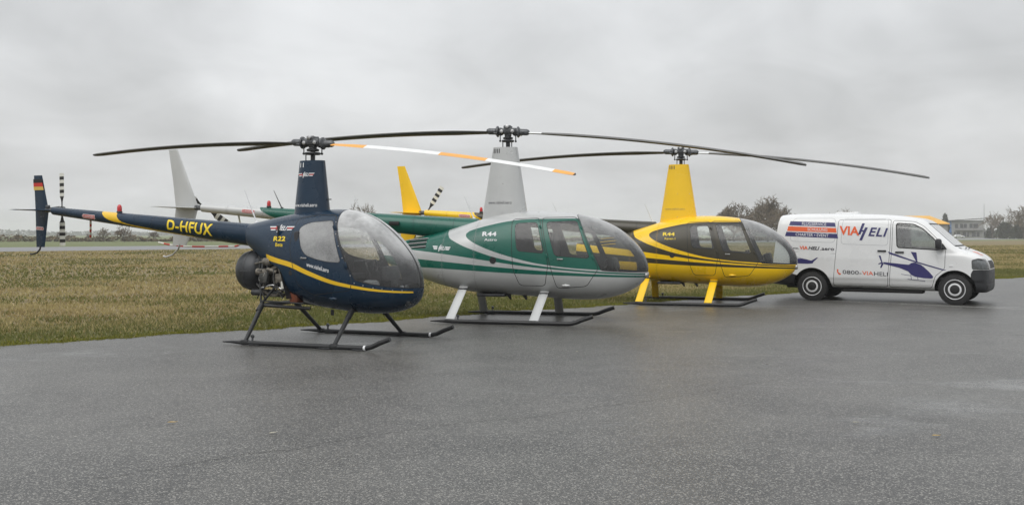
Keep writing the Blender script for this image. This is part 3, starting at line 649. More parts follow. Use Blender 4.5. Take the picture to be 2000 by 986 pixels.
def fairing(O, zb, xb0, xb1, wb, zt, xt0, xt1, wt, mat, kind):
    """tapered mast fairing with an aerofoil-like plan"""
    V = []; F = []; n = 36; K = 10
    for i in range(K+1):
        t = i/K; x0 = xb0+(xt0-xb0)*t; x1 = xb1+(xt1-xb1)*t; w = wb+(wt-wb)*t; z = zb+(zt-zb)*t
        for k in range(n):
            q = 2*math.pi*k/n; c, s = math.cos(q), math.sin(q); cx = (x0+x1)/2
            V.append((cx+(x1-x0)/2*math.copysign(abs(c)**.85, c), w*math.copysign(abs(s)**.8, s)*(1 if c > 0 else 1-.25*c*c), z))
    for i in range(K):
        for k in range(n): F.append([i*n+k, i*n+(k+1) % n, (i+1)*n+(k+1) % n, (i+1)*n+k])
    F.append([K*n+k for k in range(n)])
    o = MB().add(V, F).obj('mast_fairing', mat, O)
    S = Flat(0); S.bvh = BVHTree.FromPolygons(V, F); S.y_at = lambda x, z: S.bvh.ray_cast(Vector((x, -4, z)), Vector((0, 1, 0)))[:2]
    if kind == 'r22':
        winglogo(o, S, -.19, .095, 2.285, 2.345, ['white_decal', 'red_decal', 'white_decal'], 'white_decal', 0, 'red_decal')
        text('web_lettering', 'www.viaheli.aero', (-.26, .15, 1.865, 1.915), 'white_decal', o, S, 0, .012)
        for x in (-.155, -.10): shape('vent_slot', [(x, 2.42), (x+.016, 2.42), (x+.016, 2.485), (x, 2.485)], 'white_decal', o, S)
        MB().tube([(.2, 0, 1.97), (.3, 0, 1.97)], .007, 8).obj('probe', 'skid_black', o)
    else:
        lx = xt0+.03
        for k in range(4): shape('vent_slot', [(lx+.034*k, zt-.105), (lx+.034*k+.014, zt-.105), (lx+.034*k+.014, zt-.03), (lx+.034*k, zt-.03)], 'black_decal' if kind != 'yellow' else 'grey_decal', o, S)
        text('web_lettering', 'www.viaheli.aero', (-.32, .11, 2.01, 2.06), 'web_grey' if kind != 'yellow' else 'faded_decal', o, S, 0, .006)
        # sheet joints
        for z in (1.86, 2.36):
            t = (z-zb)/(zt-zb); x0 = xb0+(xt0-xb0)*t; x1 = xb1+(xt1-xb1)*t
            for f in (.1, .5, .9): 
                x = x0+(x1-x0)*f; p, n_ = S.y_at(x, z); MB().lathe([(.008, -.003), (.006, .003)], tuple(p), 'y', 6).obj('rivet', 'metal_bright', o)
    return o

def build_r44(loc, rz, base, accent, boom_accent, label, tr_ang, rot_a, sub, letter, kind):
    O = empty('helicopter', loc, R(rz), label=label, cat='helicopter', group='helicopters parked in a row')
    st = [(-2.3, 1.30, -2.3, 1.00, .20, .5), (-1.9, 1.375, -1.9, .83, .37, .5), (-1.5, 1.455, -1.5, .69, .49, .48), (-1.1, 1.55, -1.1, .57, .575, .46), (-.7, 1.67, -.7, .49, .62, .44), (-.3, 1.785, -.3, .455, .64, .42), (.1, 1.86, .1, .435, .648, .40), (.5, 1.885, .5, .415, .648, .40), (.9, 1.87, .9, .39, .642, .39), (1.25, 1.83, 1.25, .375, .62, .38),
          (1.6, 1.75, 1.6, .385, .57, .38), (1.88, 1.625, 1.87, .43, .49, .38), (2.10, 1.475, 2.09, .505, .395, .38), (2.27, 1.31, 2.26, .60, .29, .40), (2.375, 1.16, 2.37, .695, .185, .42), (2.43, 1.03, 2.425, .79, .10, .46), (2.45, .93, 2.45, .88, .03, .5), (2.452, .91, 2.452, .90, .004, .5)]
    S = Shell(st, 2.5, 2.5, 11, 112, 'fuselage', base)
    ws = rpoly([(1.25, 2.1), (1.26, 1.83), (1.36, 1.70), (1.55, 1.30), (1.74, .885), (1.95, .868), (2.2, .858), (2.6, .855), (2.6, 2.1)], .03)
    wf = rpoly([(.80, 1.69), (1.305, 1.71), (1.555, 1.085), (.975, 1.125)], .05); wr = rpoly([(.265, 1.665), (.64, 1.685), (.80, 1.165), (.325, 1.205)], .06)
    S.region(ws, '_seal', 'plastic_grey', {'fuselage'}, .006); S.region(ws, 'windshield', 'canopy_clear', {'_seal'}, -.004)
    S.split(lambda x, y, z: np.abs(y)-.012, '_strip', 'plastic_grey', {'windshield'})
    d1 = rpoly([(.71, 1.765), (1.28, 1.775), (1.36, 1.66), (1.70, .915), (1.50, .62), (1.0, .58), (.90, .95)], .06); d2 = rpoly([(.20, 1.74), (.675, 1.76), (.865, .98), (.80, .62), (.36, .62), (.26, .9)], .06)
    S.panel(d1, 'door', .005); S.panel(d2, 'rear_door', .005, only=['fuselage'])
    for wv, dp in ((wf, 'door'), (wr, 'rear_door')):
        S.region(wv, '_s', 'black_rubber', {dp}, .006); S.region(wv, '_w'+dp, 'window_clear', {'_s'}, -.002)
        for i, p in enumerate(S.part):
            if p == '_s': S.part[i] = dp
    P3 = {'fuselage', 'door', 'rear_door'}
    S.between([(-.605, 1.47), (-.59, 1.51), (-.55, 1.54), (-.45, 1.575), (-.2, 1.64), (.2, 1.715), (.7, 1.745), (2.0, 1.75)], [(-.605, 1.465), (-.59, 1.435), (-.55, 1.40), (-.41, 1.32), (-.15, 1.215), (.16, 1.118), (.45, 1.042), (.74, .985), (1.2, .928), (1.74, .89), (2.0, .865)], accent, P3, -.604, 1.9)
    S.between([(-2.6, 1.95), (-1.3, 1.95), (-1.1, 1.64), (-.985, 1.545), (-.95, 1.47), (-.90, 1.41), (-.75, 1.335), (-.56, 1.255), (-.08, 1.10), (.4, 1.005), (.8, .948), (1.3, .898), (1.74, .866), (2.45, .826)], [(-2.6, 1.30), (-1.48, 1.20), (-.79, 1.12), (-.08, 1.02), (.63, .928), (1.72, .840), (2.45, .806)], accent, P3)
    S.between([(-2.6, 1.14), (-1.41, 1.05), (-.08, .935), (.63, .882), (1.5, .832), (2.45, .790)], [(-2.6, .96), (-1.41, .912), (-.79, .882), (-.08, .843), (.63, .812), (1.72, .78), (2.45, .762)], accent, P3)
    if kind == 'yellow':                                   # dark door frames round the windows
        pass
    for i, p in enumerate(S.part):
        if p in ('_seal', '_strip'): S.part[i] = 'fuselage'
    for x in (-.43, -1.02): S.seam(x, 'seam_silver' if kind != 'yellow' else 'seam_yellow', 'fuselage')
    lv = rpoly([(-1.74, 1.395), (-1.36, 1.43), (-1.34, 1.24), (-1.72, 1.235)], .02); S.region(lv, '_louv', 'black_rubber', {'fuselage'}, cond=lambda x, y, z: y)
    S.build('fuselage', 'fuselage', O); S.build('_louv', 'louvre_recess', O, .012, matmap='black_rubber')
    for k in range(5):
        z = 1.262+.034*k; P = []
        for x in np.linspace(-1.735, -1.345, 6):
            p, n = S.y_at(x, z+(x+1.54)*.09)
            if p: P.append(tuple(p+n*.002))
        MB().tube(P, .0085, 6).obj('louvre_slat', accent if k % 2 else base, O)
    S.region([(-.35, 0), (3, 0), (3, 3), (-.35, 3)], '_cab', None, {'fuselage'}); S.build('_cab', 'cabin_lining', O, .018, matmap='liner')
    S.split(lambda x, y, z: y, '_n1', None, {'door'}); S.split(lambda x, y, z: y, '_n2', None, {'rear_door'}); S.split(lambda x, y, z: y, '_n3', None, {'_wdoor'}); S.split(lambda x, y, z: y, '_n4', None, {'_wrear_door'})
    for dp, wp, hx in (('_n1', '_n3', 1.03), ('_n2', '_n4', None), ('door', '_wdoor', 1.03), ('rear_door', '_wrear_door', None)):
        d = S.build(dp, 'door', O); S.build(dp, 'door_lining', d, .018, matmap='liner'); S.build(wp, 'window', d)
        sg = -1 if dp[0] == '_' else 1
        if hx: MB().lathe([(.012, -.012), (.016, 0), (.012, .012)], (hx, sg*.645, 1.075), 'y', 10).box((hx+.05, sg*.647, 1.072), (.075, .012, .018), bev=.004).obj('handle', 'metal_bright', d)
    S.build('windshield', 'windshield', O)
    MB().box((.85, 0, .62), (1.9, .78, .03)).obj('floor_panel', 'liner', O)
    MB().add([(-.28, -.42, .55), (-.28, .42, .55), (-.28, .58, .8), (-.28, -.58, .8), (-.30, .52, 1.4), (-.30, -.52, 1.4), (-.30, .3, 1.68), (-.30, -.3, 1.68)], [[0, 1, 2, 3], [3, 2, 4, 5], [5, 4, 6, 7]]).obj('firewall', 'liner', O)
    for x, y in ((.86, -.3), (.86, .3), (-.10, -.3), (-.10, .3)): seat(O, x, y, .5, .86, 'seat_dark', .56)
    c = empty('instrument_console', (1.80, 0, .62)); c.parent = O
    MB().box((0, 0, .14), (.26, .24, .34), bev=.04).obj('pedestal', 'panel_black', c); MB().box((.05, 0, .36), (.14, .55, .22), rot=Matrix.Rotation(-.25, 3, 'Y'), bev=.04).obj('panel', 'panel_black', c)
    for y, z in ((-.18, .4), (-.06, .4), (.06, .4), (.18, .4), (-.1, .31), (.1, .31)): MB().lathe([(.04, 0), (.04, -.012), (.03, -.014)], (-.04, y, z), 'x', 12).obj('gauge', 'metal_dark', c)
    MB().tube([(1.45, 0, .62), (1.48, 0, .95), (1.42, 0, 1.12)], .016).tube([(1.42, -.35, 1.14), (1.42, .35, 1.14)], .013).tube([(1.42, -.35, 1.14), (1.40, -.36, 1.0)], .018).tube([(1.42, .35, 1.14), (1.40, .36, 1.0)], .018).obj('control_stick', 'panel_black', O)
    # boom
    B = boom_shell(-.55, 1.555, .205, -6.02, 1.985, .075, base)
    if boom_accent:
        B.region(np.vstack([cr([(-4.80, 2.2), (-4.78, 1.98), (-4.62, 1.86), (-4.35, 1.76), (-3.7, 1.66)], 5), [(-3.7, 1.0), (0, 1.0), (0, 2.3)]]), None, boom_accent)
    for x in (-.95, -1.7, -2.45, -3.2, -3.95, -4.7, -5.45): B.seam(x, 'seam_navy' if x > -4.6 else 'seam_silver' if kind != 'yellow' else 'seam_yellow', 'tail_boom', .003)
    bo = B.build('tail_boom', 'tail_boom', O)
    danger(bo, B, -5.12, -4.86, 1.885, 1.955, -.08); beacon(O, (-4.62, 0, 1.975), .85)
    if kind == 'yellow': text('registration_lettering', 'D-HAJ', ((-3.9, 1.73), (-2.7, 1.63), (-3.9, 1.93), (-2.7, 1.85)), 'yellow_decal', bo, B, 0, .025, 1.08, .003, .015)
    MB().box((-2.05, -.195, 1.68), (.2, .03, .07), bev=.012).obj('air_inlet', 'black_rubber', bo)
    fin('tail_fin', [(1.27, -6.66, -6.36, .025), (1.6, -6.64, -6.22, .04), (2.0, -6.59, -6.10, .05), (2.5, -6.65, -6.30, .04), (3.1, -6.745, -6.545, .025)], base, O)
    fin('stabilizer', [(-.95, -6.52, -6.28, .018), (-.5, -6.56, -6.2, .03), (.08, -6.60, -6.10, .04)], base, O, 'y', 1.985)
    MB().box((-6.08, 0, 1.99), (.2, .09, .1), bev=.03).tube([(-6.08, 0, 1.99), (-6.08, .2, 1.99)], .035).obj('tail_gearbox', 'hub_grey', O)
    tail_rotor(O, (-6.08, .22, 1.99), .735, tr_ang, .125, 7)
    MB().tube([(-6.5, 0, 1.30), (-6.54, 0, 1.2), (-6.66, 0, 1.09), (-6.8, 0, 1.05), (-6.86, 0, 1.06)], .017, 8).obj('tail_skid', 'metal_bright' if kind != 'yellow' else 'yellow', O)
    K = [Vector(q) for q in cr([(-5.3, .08, 1.86), (-5.33, .25, 1.5), (-5.46, .38, 1.28), (-5.8, .42, 1.25), (-6.5, .42, 1.245), (-6.92, .42, 1.27), (-7.26, .42, 1.325)], 5)]; g = MB()
    for i in range(len(K)-1): g.tube([K[i], K[i+1]], .017, 8, (i//2) % 2)
    g.obj('rotor_guard', ['white_band', 'red_band'], O)
    for x, dx, dz, m_ in ((-2.74, -.16, .32, 'white_decal'), (-4.35, -.16, .33, 'skid_black'), (-.62, -.17, .38, 'white_decal')):
        z = 1.555+.205+(x+.55)/(-5.47)*.3
        whip(O, (x, 0, z-.01), (x+dx, -.02, z+dz), m_, .011)
    fairing(O, 1.70, -.47, .37, .2, 3.0, -.265, .17, .11, base, kind)
    rotor_head(O, 3.285, rot_a, 3.0, 1.12, -.04)
    bands = [(0, 2), (.12, 0)]
    blade(O, 3.26, rot_a, 5.03, .255, .38, -.045, .40, 5.2, 3.0, bands); blade(O, 3.26, rot_a+180, 5.03, .255, .38, .032, .40, 12, 3, bands)
    sm = 'seam_silver' if kind != 'yellow' else 'seam_yellow'
    rivets(O, S, [((x+dx, .6), (x+dx, zt)) for x, zt in ((-.43, 1.68), (-1.02, 1.5)) for dx in (-.025, .025)]+[((-.9, .56), (1.6, .47)), ((-1.6, .80), (-1.1, .66)), ((.0, 1.80), (1.15, 1.80))], sm, .06)
    rivets(bo, B, [((x+dx, 1.5+(x+.55)*-.0786-.1), (x+dx, 1.5+(x+.55)*-.0786+.2)) for x in (-1.7, -2.45, -3.2, -3.95, -4.7, -5.45) for dx in (-.025, .025)], 'seam_navy' if kind != 'yellow' else 'seam_yellow', .045)
    for x, z in ((1.40, 1.58), (1.60, 1.10), (.71, 1.60), (.84, 1.12)):
        p, n = S.y_at(x, z); MB().box((p.x, p.y-.006, p.z), (.035, .014, .08), bev=.005, rot=Matrix.Rotation(R(-22), 3, 'Y')).obj('hinge', accent, O)
    # print
    text('type_lettering', 'R44', (-.30, -.045, 1.452, 1.525), letter, O, S, 0, .035, 1.05); text('type_lettering', sub, (-.255, -.03, 1.37, 1.415), letter, O, S, 0, .008)
    if kind != 'yellow': winglogo(O, S, -1.21, -.86, 1.215, 1.295, ['white_decal']*3, 'white_decal', -.05)
    p, n = S.y_at(-.09, 1.045)
    v = MB().lathe([(.058, -.006), (.056, .003), (.02, .004)], tuple(p), 'y', 20).obj('vent', 'black_rubber', O)
    for k in range(3): MB().box((p.x, p.y-.006, p.z-.03+.03*k), (.085, .006, .008), bev=.002).obj('vent_slat', 'plastic_grey', v)
    p, n = S.y_at(1.15, .63); MB().lathe([(.004, .085), (.02, .04), (.028, 0), (.022, -.05), (.004, -.07)], tuple(p), 'x', 12).obj('air_scoop', base, O)
    for y in (-.06, .06): MB().lathe([(.05, -.03), (.055, .0), (.042, .014), (.015, .02)], (2.435, y, .80), 'x', 16).obj('landing_light', 'metal_bright', O)
    for x in (.0, .28): MB().add([(x, -.2, .47), (x+.1, -.2, .47), (x+.12, -.2, .36), (x+.09, -.2, .36), (x, -.19, .47), (x+.1, -.19, .47), (x+.12, -.19, .36), (x+.09, -.19, .36)], [[0, 1, 2, 3], [4, 5, 6, 7], [0, 4, 7, 3], [1, 5, 6, 2], [2, 6, 7, 3]]).obj('blade_antenna', 'skid_black', O)
    MB().box((-.2, -.25, .44), (.5, .3, .05), bev=.015).obj('exhaust_tray', 'metal_dark', O)
    for x in (-1.05, -.62, .02, .2): pass
    for sg in (-1, 1):
        skid(O, sg*1.05, -1.04, 1.38, 1.70, .165, .036)
        for x0, z0, x1 in ((.77, .50, .70), (-.66, .56, -.74)):
            V = []; n = 10
            for t in np.linspace(0, 1, 5):
                cx = x0+(x1-x0)*t; cy = sg*(.42+.60*t); cz = z0+.06-(z0+.06-.05)*t
                for k in range(n):
                    q = 2*math.pi*k/n; V.append((cx+.078*math.cos(q), cy+.022*math.sin(q), cz+.022*math.sin(q)*sg*-0))
            F = [[i*n+k, i*n+(k+1) % n, (i+1)*n+(k+1) % n, (i+1)*n+k] for i in range(4) for k in range(n)]+[list(range(n)), [4*n+k for k in range(n)]]
            l_ = MB().add(V, F).obj('landing_gear_leg', base, O)
            MB().box((x0-.005, sg*.5, z0-.005), (.17, .07, .016), bev=.005).obj('collar', 'metal_dark', l_)
            MB().box((x1, sg*1.04, .045), (.15, .08, .06), bev=.02).obj('shoe', 'skid_black', l_)
    return O
build_r22()
build_r44((-.07, 17.9, 0), -15, 'silver', 'green', 'green', 'silver and green helicopter parked between the navy blue and the yellow one', -33, 5, 'Astro', 'white_decal', 'green')
build_r44((3.68, 22.3, 0), -18, 'yellow', 'olive', 'olive', 'yellow helicopter with dark olive side bands parked next to the white van', 57, 2, 'Raven I', 'yellow_decal', 'yellow')

# ------------------------------------------------------------------ van
def build_van():
    O = empty('van', (8.2, 23.2, 0), R(-30), label='white delivery van with orange and blue helicopter advertising on its side', cat='van')
    st = [(-1.93, 1.80, -2.07, .44, .84, .4), (-1.935, 1.86, -2.09, .40, .905, .4), (-1.92, 1.90, -2.085, .365, .93, .4), (-1.88, 1.93, -2.05, .34, .945, .4), (-1.6, 1.95, -1.7, .31, .95, .4), (-1.0, 1.955, -1.0, .30, .952, .4), (-.3, 1.945, -.3, .295, .952, .4), (.4, 1.915, .4, .285, .952, .4), (.88, 1.865, .9, .275, .952, .4), (1.11, 1.815, 1.2, .27, .952, .42),
          (1.24, 1.745, 1.4, .265, .952, .42), (1.45, 1.56, 1.6, .265, .952, .42), (1.67, 1.36, 1.8, .262, .952, .44), (1.84, 1.222, 1.95, .26, .95, .48), (2.02, 1.145, 2.1, .26, .945, .52), (2.25, 1.08, 2.3, .255, .925, .52), (2.43, 1.01, 2.46, .255, .87, .52), (2.55, .93, 2.56, .265, .78, .52), (2.62, .84, 2.62, .30, .64, .52), (2.655, .70, 2.655, .38, .44, .5), (2.665, .58, 2.665, .5, .2, .5)]
    st = [tuple(2.05+(v-2.05)*.66 if i in (0, 2) and v > 2.05 else v for i, v in enumerate(r_)) for r_ in st]
    def tum(x, z):
        t = np.clip((z-1.12)/.85, 0, 1); f = 1-.115*t**1.6
        f = f-.018*np.clip((z-1.045)/.03, 0, 1)-.020*np.clip((.52-z)/.04, 0, 1)-.02*np.clip((.42-z)/.15, 0, 1)
        return f
    S = Shell(st, 7.5, 8.0, 16, 190, 'body', 'van_white', tum)
    WX = ((-1.16, .325), (1.80, .325))
    circ = lambda c, r: [(c[0]+r*math.cos(q), c[1]+r*math.sin(q)) for q in np.linspace(0, 2*math.pi, 40, endpoint=False)]
    for c, r in ((WX[0], .415), (WX[1], .405)):
        S.region(circ(c, r), '_arch', 'black_rubber', {'body'}, .022, cond=lambda x, y, z: .5-np.abs(y)); S.region(circ(c, r), 'void', None, {'_arch', 'body'})
        for i, p in enumerate(S.part):
            if p == '_arch': S.part[i] = 'body'; S.mat[i] = 'van_white'
    S.region([(2.08, 0), (3, 0), (3, .72), (2.4, .745), (2.15, .74), (2.11, .66)], 'bumper', 'plastic_grey', {'body'})
    S.region([(-3, 0), (-1.4, 0), (-1.46, .56), (-1.6, .60), (-3, .6)], 'rear_bumper', 'plastic_grey', {'body'})
    hl = rpoly([(2.12, .945), (2.24, .985), (2.36, .965), (2.75, .91), (2.75, .775), (2.3, .745), (2.13, .75)], .03)
    S.region(hl, 'headlight', 'lamp_glass', {'body'}, cond=lambda x, y, z: .50-np.abs(y))
    S.region([(2.25, .76), (2.9, .76), (2.9, .91), (2.25, .93)], 'grille', 'black_rubber', {'body'}, cond=lambda x, y, z: np.abs(y)-.47)
    wspoly = np.array([(-.80, 1.225), (.80, 1.225), (.68, 1.725), (-.68, 1.725)])
    S.split(lambda x, y, z: np.maximum(sdf(wspoly, y, z), 1.15-x), '_wss', 'black_rubber', {'body'}); S.split(lambda x, y, z: np.maximum(sdf(wspoly, y, z)+.03, 1.15-x), 'windshield', 'van_glass', {'_wss'})
    fd = rpoly([(.555, 1.785), (1.0, 1.755), (1.19, 1.655), (1.43, 1.415), (1.62, 1.17), (1.605, .76), (1.42, .60), (1.345, .345), (.485, .345), (.545, 1.2)], .05)
    sd = rpoly([(-.595, 1.805), (.515, 1.805), (.505, 1.2), (.45, .345), (-.70, .345), (-.62, 1.25)], .04)
    for i, p in enumerate(S.part):
        if p == '_wss': S.part[i] = 'body'
    S.panel(fd, 'front_door', .005, only=['body'], gmat='grey_decal'); S.panel(sd, 'sliding_door', .005, only=['body'], gmat='grey_decal')
    wn = rpoly([(.625, 1.725), (.98, 1.70), (1.165, 1.60), (1.37, 1.41), (1.56, 1.175), (1.46, 1.155), (.65, 1.20)], .05)
    S.region(wn, '_s', 'black_rubber', {'front_door'}, .012); S.region(wn, 'window', 'van_glass', {'_s'}, -.012)
    for i, p in enumerate(S.part):
        if p == '_s': S.part[i] = 'front_door'
    # pressed panel outlines and the sliding-door rail
    for pl in (rpoly([(-1.60, 1.845), (-.66, 1.84), (-.66, 1.30), (-1.66, 1.33)], .09), rpoly([(-.50, 1.83), (.46, 1.815), (.46, 1.24), (-.53, 1.27)], .08)):
        for on in ('body', 'sliding_door'):
            S.region(pl, '_g', None, {on}, .006); S.region(pl, on, None, {'_g'}, -.006)
            for i, p in enumerate(S.part):
                if p == '_g': S.part[i] = on; S.mat[i] = 'seat_grey' if False else 'panel_press'
    S.region([(-1.70, 1.088), (-.64, 1.052), (-.64, 1.066), (-1.70, 1.102)], None, 'grey_decal', {'body'}, cond=lambda x, y, z: y)
    S.build('body', 'body', O); S.build('windshield', 'windshield', O); S.region([(2.0, .46), (3, .46), (3, .475), (2.0, .475)], None, 'black_rubber', {'bumper'}); S.region(rpoly([(2.2, .34), (2.42, .34), (2.42, .43), (2.2, .43)], .03), None, 'black_rubber', {'bumper'}, cond=lambda x, y, z: np.maximum(.45-np.abs(y), np.abs(y)-.75)); S.build('bumper', 'front_bumper', O); S.build('rear_bumper', 'rear_bumper', O); S.build('grille', 'grille', O)
    S.split(lambda x, y, z: y, '_fd', None, {'front_door'}); S.split(lambda x, y, z: y, '_w', None, {'window'}); S.split(lambda x, y, z: y, '_hl', None, {'headlight'}); S.split(lambda x, y, z: y, '_sd', None, {'sliding_door'})
    dn = S.build('_fd', 'front_door', O); S.build('_w', 'window', dn); df = S.build('front_door', 'front_door', O); S.build('window', 'window', df)
    sdn = S.build('_sd', 'sliding_door', O); S.build('sliding_door', 'side_panel', O)
    for hp, sg in (('_hl', -1), ('headlight', 1)):
        h = S.build(hp, 'headlight', O); S.build(hp, 'housing', h, .05, matmap='seat_grey')
        for x, y, r_ in ((2.22, .82, .062), (2.30, .72, .062)):
            MB().lathe([(.005, -.06), (r_*.6, -.05), (r_, -.01), (r_*1.04, 0), (r_*.9, 0), (.3*r_, -.04), (.01, -.045)], (0, 0, 0), 'x', 20).obj('reflector', 'metal_bright', h)
            o = h.children[-1]; o.location = (x-.03, sg*(y+.02), .865); o.rotation_euler = (0, 0, sg*R(50))
    for dd, x, z in ((sdn, .34, 1.125), (dn, .705, 1.10)):
        p, n = S.y_at(x, z); hh = MB().box((x, p.y-.022, z), (.18, .02, .036), bev=.009).box((x-.075, p.y-.008, z), (.02, .03, .03)).box((x+.075, p.y-.008, z), (.02, .03, .03)).obj('handle', 'plastic_grey', dd)
    # door mirror
    for sg in (-1, 1):
        mr = MB().box((1.50, sg*1.07, 1.275), (.13, .20, .235), bev=.05, rot=Matrix.Rotation(R(-8*sg), 3, 'Z')).box((1.55, sg*.955, 1.19), (.1, .12, .06), bev=.02).obj('mirror', 'plastic_grey', O)
        MB().box((1.432, sg*1.075, 1.275), (.006, .16, .18), rot=Matrix.Rotation(R(-8*sg), 3, 'Z')).obj('mirror_glass', 'metal_bright', mr)
    shape('mirror_sail', [(1.50, 1.165), (1.65, 1.165), (1.58, 1.27), (1.44, 1.39)], 'plastic_grey', dn, S, .006, .05)
    # wipers, roof vent, mudflap
    for y in (-.55, .05): MB().tube([(1.98, y, 1.19), (1.93, y+.45, 1.20)], .012, 6).obj('wiper', 'black_rubber', O)
    MB().box((-.55, 0, 1.965), (.5, .5, .05), bev=.02).obj('roof_vent', 'van_white', O)
    # inside
    MB().box((.42, 0, 1.05), (.03, 1.5, 1.4)).obj('bulkhead', 'liner', O); MB().box((1.0, 0, .55), (1.2, 1.72, .04)).obj('cab_floor', 'liner', O)
    MB().box((1.72, 0, 1.08), (.42, 1.6, .26), bev=.08).obj('dashboard', 'plastic_grey', O)
    for y in (-.45, .45):
        seat(O, .66, y, .5, .75, 'seat_dark', .72)
    MB().lathe([(.17, -.012), (.19, 0), (.17, .012), (.155, 0), (.17, -.012)], (1.42, .45, 1.2), 'x', 24).obj('steering_wheel', 'black_rubber', O)
    MB().box((.25, 0, .33), (4.2, 1.0, .14), bev=.03).box((.3, -.6, .25), (1.7, .3, .08), bev=.02).tube([(-1.7, .3, .27), (.6, .25, .25)], .04, 8).obj('underbody', 'black_rubber', O)
    # wheels
    for (wx, wz) in WX:
        MB().box((wx, 0, .58), (.84, 1.5, .42), bev=.1).obj('wheel_well', 'black_rubber', O)
        for sg in (-1, 1):
            w = empty('wheel', (wx, sg*.83, wz)); w.parent = O
            MB().lathe([(.20, -.10), (.285, -.105), (.312, -.092), (.322, -.06), (.325, 0), (.322, .06), (.312, .092), (.285, .105), (.20, .10)], (0, 0, 0), 'y', 44).obj('tyre', 'tyre', w)
            t = MB()
            for k in range(52):
                q = 2*math.pi*k/52
                for y in (-.075, .075): t.box((math.cos(q)*.318, y, math.sin(q)*.318), (.03, .05, .02), rot=Matrix.Rotation(-q+math.pi/2, 3, 'Y'))
            tag(t.obj('tread_blocks', 'tyre', w), kind='stuff')
            s_ = -1 if sg < 0 else 1
            MB().lathe([(.213, .07*s_), (.213, .100*s_), (.204, .108*s_), (.194, .100*s_), (.188, .096*s_), (.150, .093*s_), (.128, .102*s_), (.10, .104*s_), (.085, .09*s_), (.02, .088*s_)], (0, 0, 0), 'y', 40).obj('rim', 'rim_steel', w)
            t = MB()
            for k in range(20):
                q = 2*math.pi*k/20; t.box((math.cos(q)*.169, .0935*s_, math.sin(q)*.169), (.022, .006, .020), rot=Matrix.Rotation(-q, 3, 'Y'), bev=.003)
            tag(t.obj('rim_slots', 'black_rubber', w), kind='stuff')
            MB().lathe([(.088, .088*s_), (.086, .112*s_), (.07, .120*s_), (.02, .121*s_)], (0, 0, 0), 'y', 24).obj('hub_cap', 'black_rubber', w)
    # advertising print
    P = lambda n, pts, m_, e=.003: shape(n, pts, m_, O, S, e, .08)
    for pts, m_ in (([(-1.69, 1.69), (-.655, 1.65), (-.675, 1.742), (-1.665, 1.782)], 'navy_decal'), ([(-1.73, 1.562), (-.625, 1.52), (-.645, 1.622), (-1.705, 1.668)], 'orange_decal'), ([(-1.77, 1.445), (-.59, 1.392), (-.615, 1.494), (-1.745, 1.542)], 'navy_decal')): P('advert_stripe', pts, m_)
    T = lambda s, box, m_, **k: text('advert_lettering', s, box, m_, O, S, eps=.006, cut=.08, **k)
    def sl(x0, x1, z0, z1, k): return ((x0, z0), (x1, z0+k*(x1-x0)), (x0, z1), (x1, z1+k*(x1-x0)))
    T('FLUGSERVICE', sl(-1.40, -.86, 1.692, 1.758, -.038), 'white_decal', bold=.005); T('SCHULUNG', sl(-1.27, -.83, 1.565, 1.631, -.038), 'white_decal', bold=.005); T('CHARTER • EVENT', sl(-1.53, -.80, 1.452, 1.518, -.042), 'white_decal', bold=.005)
    k = -.05
    T('VIA', sl(-.57, -.14, 1.475, 1.672, k), 'orange_decal', bold=.03)
    T('ELI', sl(.05, .46, 1.447, 1.637, k), 'navy_decal', bold=.025, shear=.3, sp=1.12)
    for q in ([(-.165, 1.485), (-.115, 1.483), (-.03, 1.722), (-.085, 1.726)], [(-.135, 1.355), (-.08, 1.352), (.035, 1.632), (-.02, 1.635)], [(-.10, 1.545), (-.02, 1.542), (-.012, 1.575), (-.09, 1.578)]): shape('advert_stroke', q, 'navy_decal', O, S, .0065, .08)
    k = -.032
    T('www.', sl(-1.68, -1.45, 1.155, 1.19, k), 'grey_decal', bold=.02); T('VIA', sl(-1.435, -1.25, 1.145, 1.225, k), 'orange_decal', bold=.03); T('HELI', sl(-1.24, -.99, 1.14, 1.218, k), 'grey_decal', bold=.03, shear=.3); T('.aero', sl(-.975, -.67, 1.132, 1.185, k), 'grey_decal', bold=.02)
    k = -.04
    T('0800-', sl(-.485, -.085, .615, .70, k), 'grey_decal', bold=.005); T('VIA', sl(-.07, .165, .60, .685, k), 'orange_decal', bold=.005); T('HELI', sl(.18, .465, .59, .675, k), 'grey_decal', bold=.005)
    P('phone_symbol', [(-.61, .71), (-.585, .72), (-.57, .69), (-.585, .67), (-.56, .63), (-.535, .63), (-.52, .605), (-.545, .59), (-.575, .605), (-.605, .65)], 'orange_decal')
    N_ = 'navy_decal'
    P('helicopter_print', [(.37, .885), (.89, .835), (.95, .875), (1.02, .885), (1.06, .865), (1.14, .835), (1.2, .785), (1.30, .69), (1.375, .60), (1.38, .565), (1.34, .548), (1.2, .553), (1.02, .58), (.94, .62), (.88, .69), (.70, .765), (.38, .845)], N_)
    P('helicopter_print', [(.275, 1.025), (.315, 1.025), (.355, .88), (.38, .85), (.335, .76), (.305, .76), (.335, .85), (.27, .83), (.27, .85), (.33, .88)], N_, .0035)
    P('helicopter_print', [(.46, 1.115), (.55, 1.085), (1.05, .905), (1.645, .728), (1.56, .728), (1.03, .885), (.50, 1.06)], N_, .0045); P('helicopter_print', [(.93, 1.11), (1.045, 1.10), (1.07, .90), (1.045, .90)], N_, .004)
    P('helicopter_print', [(.74, .635), (.94, .605), (.94, .598), (.74, .627)], N_, .004); P('helicopter_print', [(.87, .532), (1.22, .498), (1.22, .488), (.87, .522)], N_, .004)
